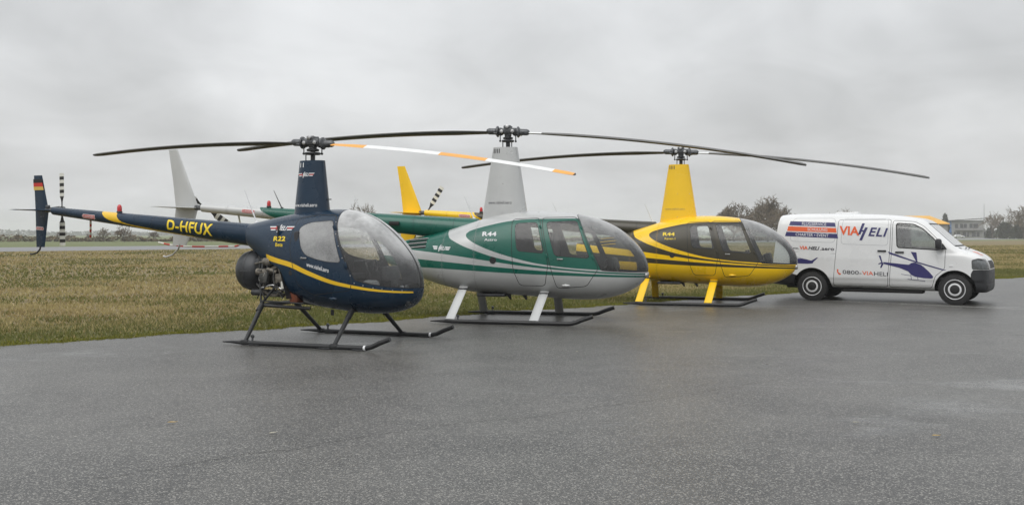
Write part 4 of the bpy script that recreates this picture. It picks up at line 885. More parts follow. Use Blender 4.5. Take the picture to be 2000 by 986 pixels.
    for q in ([[(.93, .62), (.94, .62), (.95, .525), (.94, .525)], [(1.06, .59), (1.07, .59), (1.085, .51), (1.075, .51)]]): shape('helicopter_print', q, N_, O, S, .005, .08)
    P('helicopter_print', [(-1.60, .90), (-1.5, .935), (-1.38, .945), (-1.28, .925), (-1.17, .895), (-1.05, .965), (-1.02, .965), (-1.12, .87), (-1.14, .835), (-1.25, .825), (-1.5, .83), (-1.6, .85)], N_)
    P('helicopter_print', [(-1.62, .99), (-1.40, .955), (-1.40, .949), (-1.62, .98)], N_, .004)
    p, n = S.y_at(1.73, .82); MB().box((1.73, p.y-.003, .82), (.075, .008, .04), bev=.003).obj('side_indicator', 'white_decal', O)
    # red print on the bonnet
    for i, y in enumerate((-.36, -.28, -.2, -.12)):
        for x in (2.12, 2.2):
            h = S.bvh.ray_cast(Vector((x+i*.012, y, 3)), Vector((0, 0, -1)))[0]; MB().box((h.x, h.y, h.z+.002), (.09, .045, .003), rot=Matrix.Rotation(R(18), 3, 'Y')).obj('bonnet_print', 'orange_decal', O)
    return O
plain('panel_press', (.50, .51, .52), .4, 0, .05)
build_van()

# ------------------------------------------------------------------ ground
EA = np.array([-6.76, 13.5]); ED = np.array([14.03, 12.7]); ED = ED/np.linalg.norm(ED); EN = np.array([-ED[1], ED[0]])   # grass edge, direction, towards grass
def edge_pt(t):
    w = .10*math.sin(t*.9)+.06*math.sin(t*2.7+1)+.05*math.sin(t*6.1)+.03*math.sin(t*13.3+.5)+.02*math.sin(t*29)
    c = .0006*(t-20)**2 if t > 20 else 0
    return EA+ED*t+EN*(w-c*.6)
b = NB('field_soil'); co = b.n('ShaderNodeNewGeometry').outputs['Position']
sp = b.n('ShaderNodeSeparateXYZ'); b.l(co, sp.inputs[0])
dist = b.math('ADD', b.math('MULTIPLY', b.math('SUBTRACT', sp.outputs['X'], float(EA[0])), float(EN[0])), b.math('MULTIPLY', b.math('SUBTRACT', sp.outputs['Y'], float(EA[1])), float(EN[1])))
n1 = b.noise(.22, 6, .6, co); n2 = b.noise(1.7, 6, .65, co); n3 = b.noise(9, 4, .6, co)
straw = b.mix(b.ramp(n2, .35, .65), (.155, .122, .055), (.24, .19, .09)); straw = b.mix(b.ramp(n3, .45, .7), straw, (.11, .082, .038))
gr = b.mix(b.ramp(n3, .3, .7), (.075, .080, .020), (.13, .125, .032))
gf = b.math('ADD', b.ramp(n1, .5, .68, 0, .5), b.ramp(dist, 4.5, .6, 0, .75), True)
far = b.ramp(dist, 75, 105, 0, .75)
col = b.mix(b.math('MAXIMUM', gf, 0), straw, gr); col = b.mix(far, col, (.105, .145, .045))
p = b.bsdf(Base_Color=col, Roughness=.95); b.l(b.bump(n3, .6, .05), p.inputs['Normal']); b.done(p.outputs[0])
g = mk('ground', [(-5000, -300, -.014), (5000, -300, -.014), (5000, 7000, -.014), (-5000, 7000, -.014)], [[0, 1, 2, 3]], 'field_soil', smooth=0); tag(g, kind='structure')

b = NB('asphalt'); co = b.n('ShaderNodeNewGeometry').outputs['Position']
vo = b.n('ShaderNodeTexVoronoi'); vo.inputs['Scale'].default_value = 112; b.l(co, vo.inputs['Vector'])
vc = b.n('ShaderNodeSeparateColor'); b.l(vo.outputs['Color'], vc.inputs[0])
big = b.noise(.33, 5, .55, co, .6); mid = b.noise(1.6, 5, .6, co); fine = b.noise(260, 2, .6, co); med = b.noise(28, 4, .65, co)
# weathered surface: dark binder, pale stones
basec = b.mix(b.ramp(b.math('ADD', b.math('MULTIPLY', big, .6), b.math('MULTIPLY', mid, .4)), .36, .64), (.036, .0355, .033), (.088, .086, .079))
basec = b.mix(b.ramp(med, .35, .7, 0, .3), basec, (.030, .0295, .028))
basec = b.mix(b.ramp(vc.outputs[0], .70, .95, 0, .78), basec, (.33, .32, .29)); basec = b.mix(b.ramp(vc.outputs[1], .72, .95, 0, .7), basec, (.020, .020, .020))
mpw = b.n('ShaderNodeMapping'); mpw.inputs['Scale'].default_value = (.8, 1.5, 1); mpw.inputs['Rotation'].default_value = (0, 0, R(-38)); b.l(co, mpw.inputs['Vector'])
wet = b.noise(.62, 5, .55, mpw.outputs[0], .9); sx = b.n('ShaderNodeSeparateXYZ'); b.l(co, sx.inputs[0]); bias = 0.
for cx, cy, ra, rb, am in ((3.75, 8.95, 1.0, .65, .24), (2.6, 7.6, 1.1, .35, .16), (4.9, 10.2, 1.3, .8, .2), (5.6, 8.4, .9, .6, .14), (3.4, 12.2, 1.8, .9, .10), (-1.9, 13.9, 1.0, .5, .2), (-5.6, 12.4, 2.6, .7, .14), (3.9, 20.6, 2., .8, .2), (9.5, 20.9, 2.2, .7, .16), (0, 11, 2.5, 1.2, .06)):
    dx = b.math('SUBTRACT', sx.outputs['X'], cx); dy = b.math('SUBTRACT', sx.outputs['Y'], cy); ux = b.math('DIVIDE', b.math('ADD', b.math('MULTIPLY', dx, .87), b.math('MULTIPLY', dy, .5)), ra); uy = b.math('DIVIDE', b.math('SUBTRACT', b.math('MULTIPLY', dy, .87), b.math('MULTIPLY', dx, .5)), rb)
    q = b.math('EXPONENT', b.math('MULTIPLY', b.math('ADD', b.math('MULTIPLY', ux, ux), b.math('MULTIPLY', uy, uy)), -1.)); bias = b.math('ADD', b.math('MULTIPLY', q, am), bias)
wt = b.ramp(b.math('ADD', b.math('ADD', b.math('MULTIPLY', wet, .72), b.math('MULTIPLY', b.noise(4.5, 5, .6, co, .5), .28)), bias), .52, .90)
basec = b.mix(b.math('MULTIPLY', wt, .32), basec, (.035, .035, .035))
p = b.bsdf(Base_Color=basec, Roughness=b.ramp(wt, 0, 1, .40, .20), Specular_IOR_Level=.5)
bs = b.n('ShaderNodeBump'); bs.inputs['Distance'].default_value = .004; b.l(b.math('ADD', b.math('MULTIPLY', vo.outputs['Distance'], -.8), b.math('MULTIPLY', fine, .5)), bs.inputs['Height']); b.l(b.ramp(wt, 0, 1, .42, .08), bs.inputs['Strength']); b.l(bs.outputs[0], p.inputs['Normal'])
b.done(p.outputs[0])
E1 = [tuple(edge_pt(t)) for t in np.arange(-30, 75, .12)]
poly = [(x, y, 0) for x, y in E1]; A0 = E1[0]; A1 = E1[-1]
poly += [(A1[0]+150, A1[1]+60, 0), (220, -60, 0), (-80, -60, 0)]
ap = mk('apron', poly, [list(range(len(poly)))[::-1]], 'asphalt', smooth=0); tag(ap, kind='structure')
b = NB('runway_asphalt'); n = b.noise(.6, 5); p = b.bsdf(Base_Color=b.mix(n, (.13, .13, .135), (.20, .20, .205)), Roughness=.5); b.done(p.outputs[0])
def ln(p, q, t): return (p[0]+(q[0]-p[0])*t, p[1]+(q[1]-p[1])*t)
na, nb_ = (-44.8, 89.7), (164, 329); fa, fb = (-59.2, 118.4), (247, 493)
tw = [ln(na, nb_, -.6), ln(na, nb_, 3.), ln(fa, fb, 3.), ln(fa, fb, -.5)]
rw = mk('runway', [(x, y, -.008) for x, y in tw], [[0, 1, 2, 3]], 'runway_asphalt', smooth=0); tag(rw, kind='structure')
b = NB('worn_paint'); n = b.noise(14, 6, .7); tr = b.n('ShaderNodeBsdfTransparent'); p = b.bsdf(Base_Color=(.50, .50, .48), Roughness=.6); m_ = b.n('ShaderNodeMixShader'); b.l(b.ramp(n, .38, .58, .25, .95), m_.inputs[0]); b.l(tr.outputs[0], m_.inputs[1]); b.l(p.outputs[0], m_.inputs[2]); b.done(m_.outputs[0])
a_, c_ = Vector((4.9, 24.7, .004)), Vector((14.5, 16.6, .004)); dr = (c_-a_).normalized(); sd_ = Vector((-dr.y, dr.x, 0))*.05
wl = mk('painted_line', [a_+sd_, a_-sd_, c_-sd_, c_+sd_], [[0, 1, 2, 3]], 'worn_paint', smooth=0); tag(wl, kind='structure')
# a crack in the asphalt
plain('crack_black', (.022, .022, .022), .8)
def crack(pts, w0, seed):
    P = cr(pts, 16); V = []; r0 = random.Random(seed); j = 0
    for i, q in enumerate(P):
        w = w0*r0.uniform(.3, 1.2); j = .7*j+r0.gauss(0, .014); V += [(q[0], q[1]+j-w, .004), (q[0], q[1]+j+w, .004)]
    tag(mk('asphalt_crack', V, [[2*i, 2*i+2, 2*i+3, 2*i+1] for i in range(len(P)-1)], 'crack_black', smooth=0), kind='structure')
crack([(5.6, 16.2), (6.4, 15.5), (7.1, 15.15), (7.9, 15.0), (8.6, 14.6), (9.6, 14.5)], .009, 1)
crack([(-2.55, 6.2), (-2.2, 6.5), (-1.85, 6.85), (-1.5, 7.05), (-1.1, 7.5), (-.75, 7.75), (-.3, 8.1), (.2, 8.3)], .004, 2)
crack([(.2, 8.3), (.9, 8.9), (1.5, 9.3), (2.3, 10.1), (3.0, 10.6)], .003, 3)

# grass: uncountable blades, sparser with distance from the apron
def fbm(x, y, s, seed):
    r0 = np.random.default_rng(seed); o = np.zeros_like(x); a = 1; tot = 0
    for k in range(4):
        G = r0.random((64, 64)); u = (x*s+r0.random()*50) % 64; v = (y*s+r0.random()*50) % 64; i = u.astype(int); j = v.astype(int); fu = u-i; fv = v-j
        fu = fu*fu*(3-2*fu); fv = fv*fv*(3-2*fv); i1 = (i+1) % 64; j1 = (j+1) % 64
        o += a*((G[i % 64, j % 64]*(1-fu)+G[i1, j % 64]*fu)*(1-fv)+(G[i % 64, j1]*(1-fu)+G[i1, j1]*fu)*fv); tot += a; a *= .55; s *= 2.1
    return o/tot
def grass():
    b = NB('grass_blade'); at = b.n('ShaderNodeAttribute'); at.attribute_name = 'tone'
    p = b.bsdf(Base_Color=at.outputs['Color'], Roughness=.75)
    tl = b.n('ShaderNodeBsdfTranslucent'); b.l(at.outputs['Color'], tl.inputs[0]); m_ = b.n('ShaderNodeMixShader'); m_.inputs[0].default_value = .25; b.l(p.outputs[0], m_.inputs[1]); b.l(tl.outputs[0], m_.inputs[2]); b.done(m_.outputs[0])
    XS = []; YS = []; HS = []; WS = []; DS = []
    for d0, d1, t0, t1, dens, h, w in ((-.22, 0, -8, 50, 110, .022, .006), (-.09, .02, -8, 50, 500, .025, .006), (-.04, .35, -8, 42, 700, .030, .006), (.3, 3, -8, 45, 330, .055, .0065), (3, 9, -10, 48, 150, .075, .009), (9, 22, -14, 58, 48, .085, .015), (22, 50, -20, 80, 13, .10, .03), (50, 78, -30, 110, 6, .11, .045), (-.03, 3, 42, 130, 70, .06, .018), (3, 9, 48, 135, 45, .08, .024), (9, 22, 58, 140, 20, .09, .035), (22, 50, 80, 160, 8, .10, .05)):
        n = int((d1-d0)*(t1-t0)*dens); t = rng.uniform(t0, t1, n); d = rng.uniform(d0, d1, n)
        e = np.array([edge_pt(q) for q in np.arange(t0, t1+.2, .1)]); ei = np.interp(t, np.arange(t0, t1+.2, .1)[:len(e)], e[:, 0]); ej = np.interp(t, np.arange(t0, t1+.2, .1)[:len(e)], e[:, 1])
        x = ei+EN[0]*d; y = ej+EN[1]*d; k = (np.abs(x/np.maximum(y, 1)) < .6) & (y > 5); XS.append(x[k]); YS.append(y[k]); DS.append(d[k])
        clump = fbm(x[k], y[k], 1.1, 3); HS.append(h*.72*(.7+.6*clump)*rng.uniform(.6, 1.35, k.sum())); WS.append(np.full(k.sum(), w)*rng.uniform(.7, 1.4, k.sum()))
    x, y, h, w, d = (np.concatenate(q) for q in (XS, YS, HS, WS, DS)); n = len(x)
    x = np.repeat(x, 3)+rng.normal(0, .015, 3*n); y = np.repeat(y, 3)+rng.normal(0, .015, 3*n); h = np.repeat(h, 3)*rng.uniform(.6, 1.2, 3*n); w = np.repeat(w, 3); d = np.repeat(d, 3); n *= 3
    a = rng.uniform(0, 2*np.pi, n); la = rng.uniform(0, 2*np.pi, n); ln_ = h*rng.uniform(.2, 1.3, n)
    V = np.empty((n, 3, 3)); V[:, 0] = np.c_[x-np.cos(a)*w, y-np.sin(a)*w, np.full(n, -.014)]; V[:, 1] = np.c_[x+np.cos(a)*w, y+np.sin(a)*w, np.full(n, -.014)]; V[:, 2] = np.c_[x+np.cos(la)*ln_, y+np.sin(la)*ln_, h]
    f1 = fbm(x, y, .16, 11); f2 = fbm(x, y, .7, 12); f3 = rng.random(n)
    straw = np.array([.41, .34, .145]); brown = np.array([.27, .195, .085]); pale = np.array([.45, .37, .20]); green = np.array([.175, .175, .04]); moss = np.array([.185, .185, .014]); dgreen = np.array([.10, .12, .028])
    c = straw+(brown-straw)*np.clip((f2-.42)*4, 0, 1)[:, None]*.8; c = np.where((f3 > .8)[:, None], pale, c)
    gp = np.clip((f1-.45)*4.5, 0, .65)+np.clip(1.0-d/5.5, 0, 1)**1.1*(.6+.75*f2)+np.clip((f2-.58)*3, 0, .4); gp = np.clip(gp, 0, .97)
    isg = rng.random(n) < gp; gcol = green+(dgreen-green)*rng.random(n)[:, None]; c = np.where(isg[:, None], gcol, c)
    mo = (rng.random(n) < np.clip(1.1-d/.55, 0, .9)); c = np.where(mo[:, None], moss*(.6+.7*rng.random(n)[:, None]), c)
    c = c*(.85+.3*rng.random(n))[:, None]*(.82+.38*f2)[:, None]
    me = bpy.data.meshes.new('grass'); me.vertices.add(3*n); me.vertices.foreach_set('co', V.reshape(-1)); me.loops.add(3*n); me.loops.foreach_set('vertex_index', np.arange(3*n, dtype=np.int32)); me.polygons.add(n); me.polygons.foreach_set('loop_start', np.arange(0, 3*n, 3, dtype=np.int32))
    ca = me.color_attributes.new('tone', 'FLOAT_COLOR', 'POINT'); ca.data.foreach_set('color', np.c_[np.repeat(c, 3, 0), np.ones(3*n)].reshape(-1).astype(np.float32))
    me.materials.append(MATS['grass_blade']); me.update(); me.validate()
    o = bpy.data.objects.new('grass', me); COL.objects.link(o); tag(o, 'dry straw coloured grass of the airfield with a mossy green edge', 'grass', kind='stuff')
    print('grass tris', n)
grass()

# fallen leaves on the apron
plain('leaf_yellow', (.50, .34, .10), .7, 0, .3, 40); plain('leaf_pale', (.42, .40, .32), .7, 0, .3, 40)
def leaf(x, y, s, rz, m_, lab):
    prof = [(-1, 0), (-.6, .3), (-.1, .42), (.4, .3), (.8, .1), (1.25, .02), (1.25, -.02), (.8, -.1), (.4, -.3), (-.1, -.42), (-.6, -.3)]
    V = [(u*s, v*s, .010+abs(v)*s*.35+.10*s*u*u) for u, v in prof]; V2 = [(a, c, z+.0025) for a, c, z in V]; n = len(V)
    F = [list(range(n))[::-1], [n+i for i in range(n)]]+[[i, (i+1) % n, n+(i+1) % n, n+i] for i in range(n)]
    o = mk('fallen_leaf', V+V2, F, m_); o.location = (x, y, 0); o.rotation_euler = (0, 0, rz); tag(o, lab, 'leaf', 'fallen leaves on the apron')
def gp(px, py): s = (py-458)/1.48; return ((px-1000)/s, 2000/s)
for px, py, s, rz, m_, lab in ((336, 827, .034, .3, 'leaf_yellow', 'yellow leaf lying alone on the asphalt at the left of the picture'), (533, 848, .036, .9, 'leaf_pale', 'pale leaf on the asphalt below the navy helicopter, left of centre'), (1127, 688, .03, 1.4, 'leaf_pale', 'small pale leaf on the asphalt in front of the silver and green helicopter'), (1828, 853, .03, .1, 'leaf_yellow', 'yellow leaf on the asphalt near the right edge of the picture'), (1671, 827, .024, .2, 'leaf_pale', 'tiny pale leaf on the wet asphalt right of centre, beside the damp streaks')):
    leaf(*gp(px, py), s, rz, m_, lab)

# ------------------------------------------------------------------ trees and shrubs
b = NB('bark'); p = b.bsdf(Base_Color=b.mix(b.noise(3, 4), (.075, .06, .046), (.12, .10, .08)), Roughness=.9); b.done(p.outputs[0])
b = NB('twig'); p = b.bsdf(Base_Color=b.mix(b.noise(.6, 4), (.11, .085, .058), (.17, .14, .095)), Roughness=.9); b.done(p.outputs[0])
b = NB('twig_red'); p = b.bsdf(Base_Color=b.mix(b.noise(.6, 4), (.085, .055, .036), (.14, .105, .07)), Roughness=.9); b.done(p.outputs[0])
b = NB('evergreen'); p = b.bsdf(Base_Color=b.mix(b.noise(.8, 4), (.012, .02, .010), (.035, .05, .022)), Roughness=.9); b.done(p.outputs[0])
b = NB('far_wood_green'); p = b.bsdf(Base_Color=b.mix(b.noise(.02, 6, .6), (.028, .034, .024), (.065, .066, .046)), Roughness=.95); b.done(p.outputs[0])
b = NB('scrub_brown'); p = b.bsdf(Base_Color=b.mix(b.noise(.12, 6, .6), (.10, .065, .036), (.16, .125, .062)), Roughness=.95); b.done(p.outputs[0])
def prisms(S_):
    """S_: rows p0(3) p1(3) r0 r1 -> triangular prisms"""
    S_ = np.array(S_); p0, p1, r0, r1 = S_[:, :3], S_[:, 3:6], S_[:, 6], S_[:, 7]; t = p1-p0; t /= np.maximum(np.linalg.norm(t, axis=1, keepdims=True), 1e-9)
    up = np.where(np.abs(t[:, 2:]) > .9, [[1., 0, 0]], [[0, 0, 1.]]); a = np.cross(t, up); a /= np.linalg.norm(a, axis=1, keepdims=True); c = np.cross(t, a); V = []
    for p_, r_ in ((p0, r0), (p1, r1)):
        for k in range(3): q = 2*np.pi*k/3; V.append(p_+(a*np.cos(q)+c*np.sin(q))*r_[:, None])
    V = np.stack(V, 1); n = len(S_); i = np.arange(n)[:, None]*6; F = np.concatenate([i+np.array([[0, 1, 4, 3]]), i+np.array([[1, 2, 5, 4]]), i+np.array([[2, 0, 3, 5]])])
    return V.reshape(-1, 3), F.tolist()
def bare_tree(name, loc, h, spread, seed, label, group=None, trunk=.18, levels=5, kids=(4, 4, 4, 4, 3), twig='twig', rt=None, th=.035, dome=.8, wide=1., round_=.42):
    r0 = random.Random(seed); T = []; C = []
    O = empty(name, loc, r0.uniform(0, 6), label=label, cat='tree' if 'tree' in name else 'shrub', group=group)
    rt = rt or h*.022
    def grow(p, d, L, r, lv):
        n = 3 if lv < 3 else 2; q = p; pts = [p]
        for i in range(n):
            d = (d+Vector((r0.gauss(0, .16), r0.gauss(0, .16), r0.gauss(.03, .1)))).normalized(); e = q+d*(L/n); (T if lv <= 1 else C).append((*q, *e, max(th*.5, r*(1-.5*i/n)), max(th*.45, r*(1-.5*(i+1)/n)))); q = e; pts.append(e)
        if lv >= levels: return
        for k in range(kids[lv]):
            f = r0.uniform(.35, 1); b_ = pts[min(n, max(1, round(f*n)))]; az = r0.uniform(0, 6.283); sp = r0.uniform(.35, .95)*spread
            nd = (d+Vector((math.cos(az)*sp, math.sin(az)*sp, r0.uniform(-.25, .35)*dome))).normalized(); grow(b_, nd, L*r0.uniform(.52, .74), r*.52, lv+1)
    L0 = h*.36
    if trunk > 0: T.append((0, 0, -.1, 0, 0, h*trunk, rt*1.25, rt))
    for k in range(kids[0]):
        az = 6.283*k/kids[0]+r0.uniform(-.4, .4); sp = r0.uniform(.2, .9)*spread; grow(Vector((0, 0, h*trunk*.98)), Vector((math.cos(az)*sp, math.sin(az)*sp, 1)).normalized(), L0*r0.uniform(.8, 1.1), rt*.62, 1)
    VT, FT = prisms(T); VC, FC = prisms(C); rm = np.percentile(np.hypot(VC[:, 0], VC[:, 1]), 97)
    def domed(V):
        V = V.copy(); V[:, 2] *= 1-round_*np.clip(np.hypot(V[:, 0], V[:, 1])/rm, 0, 1.2)**2; return V
    VT, VC = domed(VT), domed(VC); s = h/VC[:, 2].max()
    mk('trunk', VT*[s*wide, s*wide, s], FT, 'bark', O, smooth=0); mk('crown', VC*[s*wide, s*wide, s], FC, twig, O, smooth=0)
    return O
def ztop(py, Y): return 1.48+(458-py)*Y/2000
def at(px, Y): return ((px-1000)*Y/2000, Y, -.014)
G_ = 'bare trees beyond the field'
bare_tree('tree', at(1434, 225), ztop(391, 225), .95, 3, 'smaller round bare tree, left of the pair behind the yellow helicopter', G_, .16, 5, (6, 6, 5, 4, 4), th=.07, wide=1.0)
bare_tree('tree', at(1500, 215), ztop(379, 215), 1.0, 8, 'broad dense bare tree just left of the white van roof', G_, .14, 5, (7, 7, 5, 5, 4), th=.07, wide=1.1)
bare_tree('tree', at(1540, 260), ztop(400, 260), .9, 12, 'low bare tree half hidden behind the rear of the white van', G_, .14, 5, (6, 6, 5, 4, 3), th=.075, wide=1.3)
bare_tree('tree', at(1470, 205), ztop(412, 205), 1.1, 15, 'low brown bare bush tree under the pair of round bare trees', G_, .08, 5, (7, 6, 5, 4, 3), th=.075, wide=1.4)
bare_tree('tree', at(1645, 330), ztop(404, 330), .95, 21, 'bare tree crown showing just above the white van roof', G_, .2, 5, (5, 5, 4, 3, 3), th=.075, wide=1.2)
bare_tree('tree', at(1938, 380), ztop(412, 380), .6, 31, 'slim bare tree standing directly right of the terminal building', G_, .15, 4, (5, 4, 4, 4), th=.075, wide=1.2)
bare_tree('tree', at(1957, 370), ztop(400, 370), .65, 33, 'taller bare tree right of the terminal building, between two dark bushes', G_, .15, 5, (5, 4, 4, 3, 3), th=.075, wide=1.2)
bare_tree('tree', at(2000, 340), ztop(392, 340), .8, 35, 'bare tree cut by the right edge of the picture', G_, .15, 5, (5, 5, 4, 4, 3), th=.075, wide=1.2)
bare_tree('tree', at(708, 150), ztop(388, 150), .75, 41, 'spiky bare tree behind the canopy of the navy helicopter', G_, .2, 4, (6, 4, 4, 3), th=.035)
bare_tree('tree', at(797, 160), ztop(403, 160), .7, 43, 'small bare tree left of the yellow tail fin', G_, .2, 4, (5, 4, 3, 3), th=.03)
G2_ = 'bare shrubs along the far runway edge'
for i, (px, Y, top, sp_, lab) in enumerate(((120, 215, 447, 1.0, 'reddish bare shrub behind the striped tail rotor of the navy helicopter'), (35, 230, 454, 1., 'low bare shrub at the far left edge of the picture'), (203, 205, 443, .8, 'upright bare shrub below the red beacon of the navy helicopter'), (243, 200, 431, .9, 'tallest bare shrub below the yellow swoosh of the navy tail boom'), (172, 220, 455, 1., 'low bare shrub between the tail rotor and the upright shrub'), (300, 230, 452, 1., 'low bare shrub left of the silver lower tail fin'))):
    bare_tree('shrub', at(px, Y), ztop(top, Y), sp_, 50+i, lab, G2_, .05, 4, (8, 4, 4, 3), 'twig_red' if i != 2 else 'twig', rt=.05, th=.035)
def leafy(name, loc, h, w, seed, mat, label, conic=.0, n=1500, group=None, s=.3):
    r0 = np.random.default_rng(seed); O = empty(name, loc, 0, label=label, cat='tree' if 'tree' in name else 'bush', group=group)
    z = r0.random(n)**.85; prof = np.where(conic > .5, (1-z)**.75*.9+.08, np.sqrt(np.clip(1-(z*1.02-.15)**2, 0.02, 1))*(1-.25*z)); az = r0.uniform(0, 6.283, n); rr = np.sqrt(r0.random(n))*prof*w/2*(1+.22*np.sin(az*3+seed)+.15*np.sin(az*7+z*9))
    c = np.c_[rr*np.cos(az), rr*np.sin(az), z*h*(1+.04*np.sin(az*5))]; V = []; 
    d = r0.normal(0, 1, (n, 3, 3))*s; V = (c[:, None, :]+d).reshape(-1, 3); V[:, 2] = np.maximum(V[:, 2], 0)
    mk('crown', V, np.arange(3*n).reshape(-1, 3).tolist(), mat, O, smooth=0)
    MB().tube([(0, 0, -.1), (0, 0, h*.6)], [w*.05, w*.02], 7).obj('trunk', 'bark', O); return O
leafy('conifer_tree', at(1846, 400), ztop(420, 400), 4.2, 5, 'evergreen', 'dark conifer standing left of the terminal building', 1., 1600, s=.35)
leafy('bush', at(1966, 360), ztop(436, 360), 6.5, 6, 'evergreen', 'dark round bush in front of the bare tree by the terminal', n=1500, s=.35); leafy('bush', at(1990, 350), ztop(432, 350), 5, 9, 'evergreen', 'dark round bush at the right edge of the picture', n=1300, s=.35); leafy('bush', at(1934, 390), ztop(446, 390), 4, 10, 'evergreen', 'small dark bush directly beside the terminal building', n=700, s=.3)
# scrub strip and far wood: no single plant can be told apart
def mass(name, x0, x1, Y0, Y1, hmin, hmax, n, s, mat, seed, label):
    r0 = np.random.default_rng(seed); x = r0.uniform(x0, x1, n); u = (x-x0)/(x1-x0); y = Y0+(Y1-Y0)*u+r0.normal(0, s*2.2, n); top = hmin+(hmax-hmin)*np.clip(fbm(x-x0, y*0+3, 1/(s*22), seed)*1.7-.35, 0, 1); z = r0.random(n)*top
    V = (np.c_[x, y, z][:, None, :]+r0.normal(0, 1, (n, 3, 3))*s*np.array([1.1, 1, .55])).reshape(-1, 3); V[:, 2] = np.clip(V[:, 2], -.014, None)
    tag(mk(name, V, np.arange(3*n).reshape(-1, 3).tolist(), mat, None, smooth=0), label, 'shrubs' if 'scrub' in name else 'wood', kind='stuff')
mass('scrub', -140, 90, 205, 250, .2, 1.5, 16000, .26, 'scrub_brown', 4, 'low brown scrub along the far side of the runway')
mass('far_wood', -900, 1100, 1250, 1500, 3.5, 8, 22000, 1.7, 'far_wood_green', 5, 'pale grey line of distant woods along the horizon')
mass('far_wood', 120, 420, 620, 560, 2, 5.5, 9000, .8, 'far_wood_green', 6, 'low hedge line behind the yellow helicopter and the van')

# ------------------------------------------------------------------ buildings
plain('render_white', (.25, .25, .245), .8, 0, .08, .3); plain('render_grey', (.22, .22, .22), .8, 0, .15, .3); plain('blue_panel', (.03, .13, .36), .5, 0, .1, .3); plain('roof_dark', (.07, .07, .075), .7); plain('roof_yellow', (.70, .38, .05), .55, 0, .08, .4); plain('shade_glass', (.03, .035, .04), .15)
def terminal():
    Y = 470; x, _, _ = at(1882, Y); O = empty('terminal_building', (x, Y, -.014), R(-12), label='white two-storey terminal building with blue end panel and overhanging roof', cat='building'); s = Y/2000
    W_ = 15.; H = ztop(428, Y)
    MB().box((0, 0, H*.5-.3), (W_, 9, H-.6)).obj('wall', 'render_white', O)
    r_ = MB().add([(-W_/2-.6, -6, H-.9), (W_/2+1, -6, H+.1), (W_/2+1, 5, H+.1), (-W_/2-.6, 5, H-.9), (-W_/2-.6, -6, H-.6), (W_/2+1, -6, H+.5), (W_/2+1, 5, H+.5), (-W_/2-.6, 5, H-.6)], [[0, 1, 2, 3], [4, 5, 6, 7], [0, 1, 5, 4], [1, 2, 6, 5], [2, 3, 7, 6], [3, 0, 4, 7]]).obj('roof', 'roof_dark', O)
    MB().box((-W_/2+.6, -4.55, H*.5), (1.5, .3, H-1.6)).obj('end_panel', 'blue_panel', O)
    bl = MB().box((1.2, -5.6, 3.55), (W_-3, 2.2, .25)).obj('balcony', 'render_grey', O)
    MB().tube([(-4.8, -6.6, 4.6), (7.2, -6.6, 4.6)], .05, 6).obj('rail', 'metal_dark', bl)
    for k in range(9): MB().tube([(-4.8+1.5*k, -6.6, 3.6), (-4.8+1.5*k, -6.6, 4.6)], .04, 6).obj('baluster', 'metal_dark', bl)
    for k, (wx, w) in enumerate(((-4, 1.3), (-1.8, 1.3), (-.2, 1.3), (2.2, 1.3), (4.2, 2.0))):
        f = MB().box((wx, -4.52, 5.4), (w+.2, .12, 2.1)).obj('window', 'render_grey', O); MB().box((wx, -4.57, 5.4), (w, .1, 1.9)).obj('pane', 'shade_glass', f)
    for wx, w in ((-3.8, 2.6), (0, 2.6), (4.2, 3.2)):
        f = MB().box((wx, -4.52, 1.6), (w+.2, .12, 2.3)).obj('window', 'render_grey', O); MB().box((wx, -4.57, 1.6), (w, .1, 2.1)).obj('pane', 'shade_glass', f)
    for wx in (-4.5, 0, 4, 7): MB().tube([(wx, -6.4, 0), (wx, -6.4, 3.5)], .1, 8).obj('column', 'render_white', O)
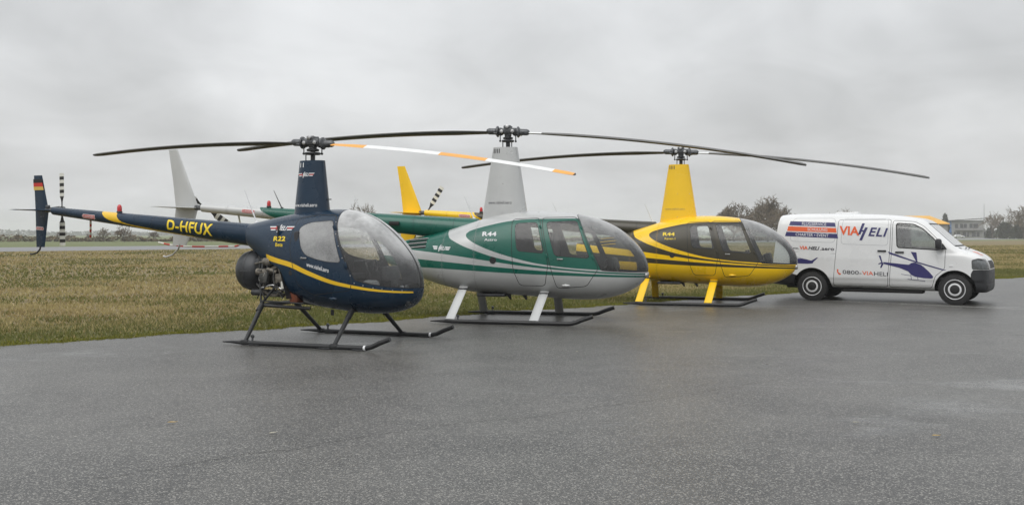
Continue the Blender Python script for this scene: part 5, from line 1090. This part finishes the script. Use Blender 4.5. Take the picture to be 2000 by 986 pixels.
def hangar():
    Y = 300; O = empty('hangar', (at(1780, Y)[0], Y, -.014), R(-15), label='low pale building with yellow hipped roof behind the van windscreen', cat='building'); H = ztop(437, Y); T_ = ztop(421.5, Y); w, d = 9.5, 7
    MB().box((0, 0, H/2), (2*w-1, 2*d-1, H)).obj('wall', 'render_white', O)
    V = [(-w, -d, H), (w, -d, H), (w, d, H), (-w, d, H), (-w+5, 0, T_), (w-4.5, 0, T_), (-w, -d, H-.25), (w, -d, H-.25), (w, d, H-.25), (-w, d, H-.25)]
    MB().add(V, [[0, 1, 5, 4], [1, 2, 5], [2, 3, 4, 5], [3, 0, 4], [0, 6, 7, 1], [1, 7, 8, 2], [2, 8, 9, 3], [3, 9, 6, 0], [6, 9, 8, 7]]).obj('roof', 'roof_yellow', O, 0)
    for x in np.arange(-7.5, 8, 3): f = MB().box((x, -d+.47, 1.7), (1.7, .12, 1.7)).obj('window', 'render_grey', O); MB().box((x, -d+.42, 1.7), (1.5, .1, 1.5)).obj('pane', 'shade_glass', f)
    for y in (-4, 0, 4): f = MB().box((w-.47, y, 1.7), (.12, 2.2, 1.7)).obj('window', 'render_grey', O); MB().box((w-.42, y, 1.7), (.1, 2.0, 1.5)).obj('pane', 'shade_glass', f)
terminal(); hangar()
m_ = MB().tube([(0, 0, 0), (0, 0, ztop(398, 420))], [.12, .05], 6).obj('radio_mast', 'metal_dark'); m_.location = at(1922, 420); tag(m_, 'thin radio mast standing right of the terminal building', 'mast')
def far_car():
    O = empty('parked_car', at(1873, 430), R(-8), label='small white car parked in front of the terminal building', cat='car')
    st = [(-2.1, .85, -2.1, .4, .7), (-2.0, 1.0, -2.05, .3, .82), (-1.5, 1.35, -1.5, .28, .86), (-.6, 1.46, -.6, .28, .87), (.3, 1.42, .3, .28, .87), (1.0, 1.0, 1.0, .28, .87), (1.7, .85, 1.7, .3, .84), (2.1, .7, 2.1, .4, .7)]
    S = Shell(st, 4, 4, 4, 40, 'body', 'van_white', lambda x, z: 1-.2*np.clip((z-.85)/.6, 0, 1)); S.region([(-1.5, .92), (.75, .92), (.2, 1.3), (-1.3, 1.3)], 'win', 'shade_glass'); S.build('body', 'body', O); S.build('win', 'windows', O)
    for x in (-1.35, 1.3):
        for y in (-.8, .8): MB().lathe([(.2, -.1), (.31, -.1), (.32, 0), (.31, .1), (.2, .1)], (x, y, .32), 'y', 20).obj('wheel', 'tyre', O)
far_car()
# damp winter air
b = NB('damp_air'); v = b.n('ShaderNodeVolumePrincipled'); v.inputs['Density'].default_value = .0005; v.inputs['Color'].default_value = (.93, .94, .95, 1); b.l(v.outputs[0], b.out.inputs['Volume'])
hz = MB().box((0, 900, 11), (4200, 2000, 24)).obj('haze', 'damp_air', smooth=0); tag(hz, 'thin damp haze over the whole airfield', 'haze', kind='stuff')
